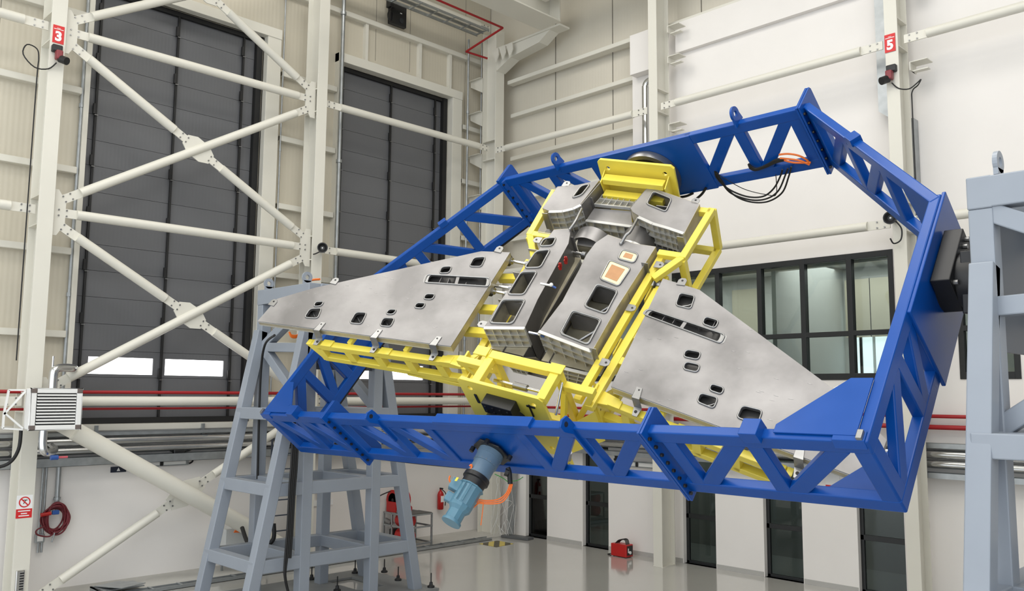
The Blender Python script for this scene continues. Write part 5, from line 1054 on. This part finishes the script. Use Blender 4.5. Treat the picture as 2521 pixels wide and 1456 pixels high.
# ================================================================== GEAR MOTOR ON THE BOTTOM BEAM
mc = F(SC, -.0, 0); mdir = -RW; g0 = mc+RW*((ring(0, 0, 0)-mc).dot(RW))
gm = thing('gear_motor', g0+mdir*1.1, 'blue enamelled gear motor hanging from the bottom beam of the ring', 'motor')
K = .55; K2 = .88; Q = lambda d, u=0, v=0: g0+mdir*d*K+(RX*u+RN*v)*K2; L_ = lambda pr: [(x*K, y*K2) for x, y in pr]
MB().prism([Q(0, .3*math.cos(a), .3*math.sin(a)) for a in [2*PI*(k+.5)/6 for k in range(6)]], mdir*.05*K).build('flange_plate', BLACK, gm, bevel=.01)
for a in (.2, 2.2, 3.4, 5.2): MB().cyl(Q(.02, .33*math.cos(a), .33*math.sin(a)), Q(.14, .33*math.cos(a), .33*math.sin(a)), .03, 14).build('adjusting_screw', BLACK, gm)
MB().lathe(Q(.05), mdir, L_([(0, .19), (.12, .19), (.12, .18), (.32, .18), (.32, .165), (.62, .165), (.62, .175), (.66, .175)]), 36).build('gearbox', GEAR, gm, smooth=40)
for k in range(16):
    a = 2*PI*k/16; MB().cyl(Q(.33, .172*math.cos(a), .172*math.sin(a)), Q(.36, .172*math.cos(a), .172*math.sin(a)), .009, 6).build('bolt', STEEL, gm)
MB().lathe(Q(.71), mdir, L_([(0, .19), (.1, .195), (.12, .17), (.28, .165)]), 32).build('adapter_housing', BLACK, gm, smooth=40)
MB().lathe(Q(.98), mdir, L_([(0, .19), (.03, .19), (.04, .165), (.5, .165)]), 10).build('motor_body', MOTOR, gm, bevel=.008)
MB().lathe(Q(1.47), mdir, L_([(0, .165), (.08, .16), (.16, .12), (.17, .12), (.42, .12), (.44, .1), (.44, .0001)]), 12).build('brake_housing', MOTOR, gm, bevel=.006)
MB().lathe(Q(1.5), mdir, L_([(.36, .135), (.36, .14), (.42, .14), (.42, .12)]), 24).build('fan_cowl', MOTOR, gm, smooth=40)
MB().obox(Q(1.13, -.14, -.15), (RX*.7+RN*.7).normalized()*.12*K, (RX*.7-RN*.7).normalized()*.11*K, RW*.13*K).build('terminal_box', MOTOR, gm, bevel=.012)
MB().obox(Q(1.42, -.15, -.12), (RX*.7+RN*.7).normalized()*.1*K, (RX*.7-RN*.7).normalized()*.08*K, RW*.11*K).build('brake_terminal_box', MOTOR, gm, bevel=.012)
MB().obox(Q(1.08, -.04, -.26), RX*.02, RN*.003, RW*.025).build('yellow_plate', YEL, gm)
for u in (-.1, 0, .1): MB().bar(Q(1.03, u+.05, -.17+abs(u)*.3), Q(1.46, u+.05, -.17+abs(u)*.3), RX, .012, .012).build('cooling_rib', MOTOR, gm)
t = thing('orange_cables', Q(1.2, .5, .2), 'bundle of orange motor cables looping from the gear motor', 'cables')
def RPT(x, y, off=0): return hit((x, y), Q(1.0, 0, 0), V((.69, -.72, 0)))
for k in range(3):
    MB().tube(curve([RPT(1256, 1190+k)+V((.02*k, 0, 0)), RPT(1246+k*4, 1215), RPT(1226+k*4, 1230+k*4), RPT(1195, 1233+k*4), RPT(1170, 1228+k*4), RPT(1158, 1222)], 40), .008, 8).build('cable', ORANGE, t, smooth=60)
MB().tube(curve([RPT(1137, 1247), RPT(1145, 1256), RPT(1165, 1250), RPT(1178, 1240), RPT(1190, 1238)], 24), .009, 8).build('cable', ORANGE, t, smooth=60); MB().tube(curve([RPT(1190, 1238), RPT(1188, 1260), RPT(1185, 1285), RPT(1184, 1294)], 16), .006, 6).build('loose_end', ORANGE, t)
MB().tube(curve([RPT(1108, 1172), RPT(1106, 1182), RPT(1112, 1192), RPT(1117, 1198)], 14), .01, 8).build('cable', ORANGE, t); MB().tube(curve([RPT(1156, 1148), RPT(1161, 1145), RPT(1161, 1152), RPT(1155, 1158)], 14), .011, 8).build('cable', ORANGE, t)
bs = thing('black_hose', RPT(1252, 1170), 'short black hose end under the bottom beam feeding the orange cables', 'hose'); MB().tube(curve([RPT(1250, 1152), RPT(1254, 1165), RPT(1256, 1192)], 14), .03, 12).build('hose', BLKR, bs, smooth=60); MB().cyl(RPT(1243, 1162), RPT(1252, 1165), .05, 14).build('clamp', BLACK, bs)
t = thing('green_wires', RPT(1235, 1178), 'two thin green wires under the bottom beam', 'wires'); MB().tube(curve([RPT(1218, 1168), RPT(1238, 1178), RPT(1254, 1190)], 14), .006, 6).build('wire', GREEN, t); MB().tube(curve([RPT(1258, 1186), RPT(1275, 1183), RPT(1288, 1175)], 14), .005, 6).build('wire', GREEN, t)
t = thing('emergency_stop', FA(1400, 1150, .35), 'yellow emergency stop box with red button hanging below the inner frame', 'switch')
p = FA(1398, 1140, .35); MB().obox(p, E1*.06, RW*.04, E2*.09).build('box', YEL, t, bevel=.01); MB().cyl(p-RW*.04, p-RW*.08, .035, 14).build('red_button', RED, t); MB().tube(curve([p-RW*.05+E1*.08-E2*.1, p-RW*.12+E1*.08, p-RW*.1+E1*.06+E2*.12, p+E2*.14]), .006, 6).build('guard_wire', STEEL, t); MB().cyl(p-E2*.09+E1*.04, p-E2*.28+E1*.1, .03, 12).build('holder_tube', STEEL, t)
# cable harness along the ring
run('cable_harness', BLKR, curve([ring(-12.6, .05, WW+.03), ring(-11.3, .05, WW+.02), ring(-9.8, .05, WW+.04), ring(-8, .05, WW+.02), ring(-6.9, .05, WW+.03)], 30), .025, 'black cable strapped under the bottom beam of the ring', 'cable')
c0 = ring(XA, SS, 0); d0 = ring(XA+CC, LW, 0); dd = d0-c0
run('cable_harness', BLKR, curve([c0+RN*(WW+.04)+dd*.02, c0+RN*(WW+.02)+dd*.35, c0+RN*(WW+.05)+dd*.7, d0+RN*(WW+.03)], 24), .028, 'black cable strapped under the left diagonal beam of the ring', 'cable')
run('cable_harness', BLKR, curve([ring(XA+.06, .3, WW+.03), ring(XA+.06, 1.6, WW+.02), ring(XA+.06, 2.9, WW+.03)], 24), .028, 'black cable strapped under the left side beam of the ring', 'cable')
TP = lambda x, y: FA_top(x, y)
def FA_top(x, y): return hit((x, y), ring(0, LW-.16, 0), RW)
loops = [[(1762, 424), (1776, 448), (1800, 476), (1846, 492), (1886, 490), (1916, 470), (1934, 430), (1940, 415)], [(1764, 424), (1788, 462), (1816, 486), (1852, 498), (1892, 496), (1926, 474), (1942, 434), (1948, 411)], [(1760, 422), (1766, 440), (1794, 466), (1838, 484), (1878, 484), (1905, 464), (1922, 432), (1926, 418)]]
for k, l in enumerate(loops): run('black_cable_loop', BLKR, curve([TP(*p) for p in l], 50), .013, '%s of the black cable loops sagging below the top beam' % ('first', 'lowest', 'highest')[k], 'cable', 10, 'black cable loops under the top beam')
run('thin_wire', BLKR, curve([TP(1765, 428), TP(1830, 465), TP(1890, 480), TP(1911, 478), TP(1910, 430)], 24), .006, 'thin dark wire hanging inside the black cable loops', 'wire')
t = thing('cable_bundle', TP(1845, 412), 'black taped cable bundle on the lower chord of the top beam', 'cables')
for k in range(4): MB().tube(curve([TP(1842+k, 404+k*3), TP(1860, 416+k), TP(1885, 408+k), TP(1910, 394+k*2), TP(1930, 392+k)], 24), .018, 8).build('cable', BLKR, t)
t = thing('orange_cables', TP(1950, 390), 'orange cables lying on the lower chord of the top beam', 'cables')
for l in ([(1918, 381), (1940, 379), (1965, 383), (1985, 393), (1994, 403)], [(1920, 390), (1945, 392), (1970, 396), (1993, 406)], [(1925, 393), (1950, 400), (1975, 401), (1996, 400)]): MB().tube(curve([TP(*p) for p in l], 20), .014, 8).build('cable', ORANGE, t, smooth=60)
run('black_cable', BLKR, curve([FA_top(1668, 487), FA_top(1690, 483), FA_top(1706, 476)], 14), .02, 'short black cable under the bearing plate of the top beam, left one', 'cable'); run('black_cable', BLKR, curve([FA_top(1712, 492), FA_top(1728, 478), FA_top(1738, 463)], 14), .02, 'short black cable under the bearing plate of the top beam, right one', 'cable')

# ================================================================== LIGHT
w = bpy.data.worlds.new('world'); sc.world = w; w.use_nodes = True; bg = w.node_tree.nodes['Background']; bg.inputs['Color'].default_value = (.9, .95, 1, 1); bg.inputs['Strength'].default_value = 1.95
def area(name, loc, rot, sx, sy, e, col=(1, .97, .92)):
    l = bpy.data.lights.new(name, 'AREA'); l.shape = 'RECTANGLE'; l.size = sx; l.size_y = sy; l.energy = e; l.color = col; o = bpy.data.objects.new(name, l); o.location = loc; o.rotation_euler = rot; COL.objects.link(o); return o
for i, (x, y) in enumerate([(-13, 2), (-13, 9), (-5, 2), (-5, 9), (2, 5)]): area('skylight', (x, y, 15.9), (0, 0, 0), 4.5, 5, 380)
sc.view_settings.view_transform = 'Standard'; sc.view_settings.look = 'None'; sc.view_settings.exposure = 0.1; sc.view_settings.gamma = 1; sc.view_settings.use_curve_mapping = False
sc.cycles.max_bounces = 8; sc.cycles.diffuse_bounces = 4; sc.cycles.glossy_bounces = 4; sc.cycles.transparent_max_bounces = 12; sc.cycles.sample_clamp_indirect = 6
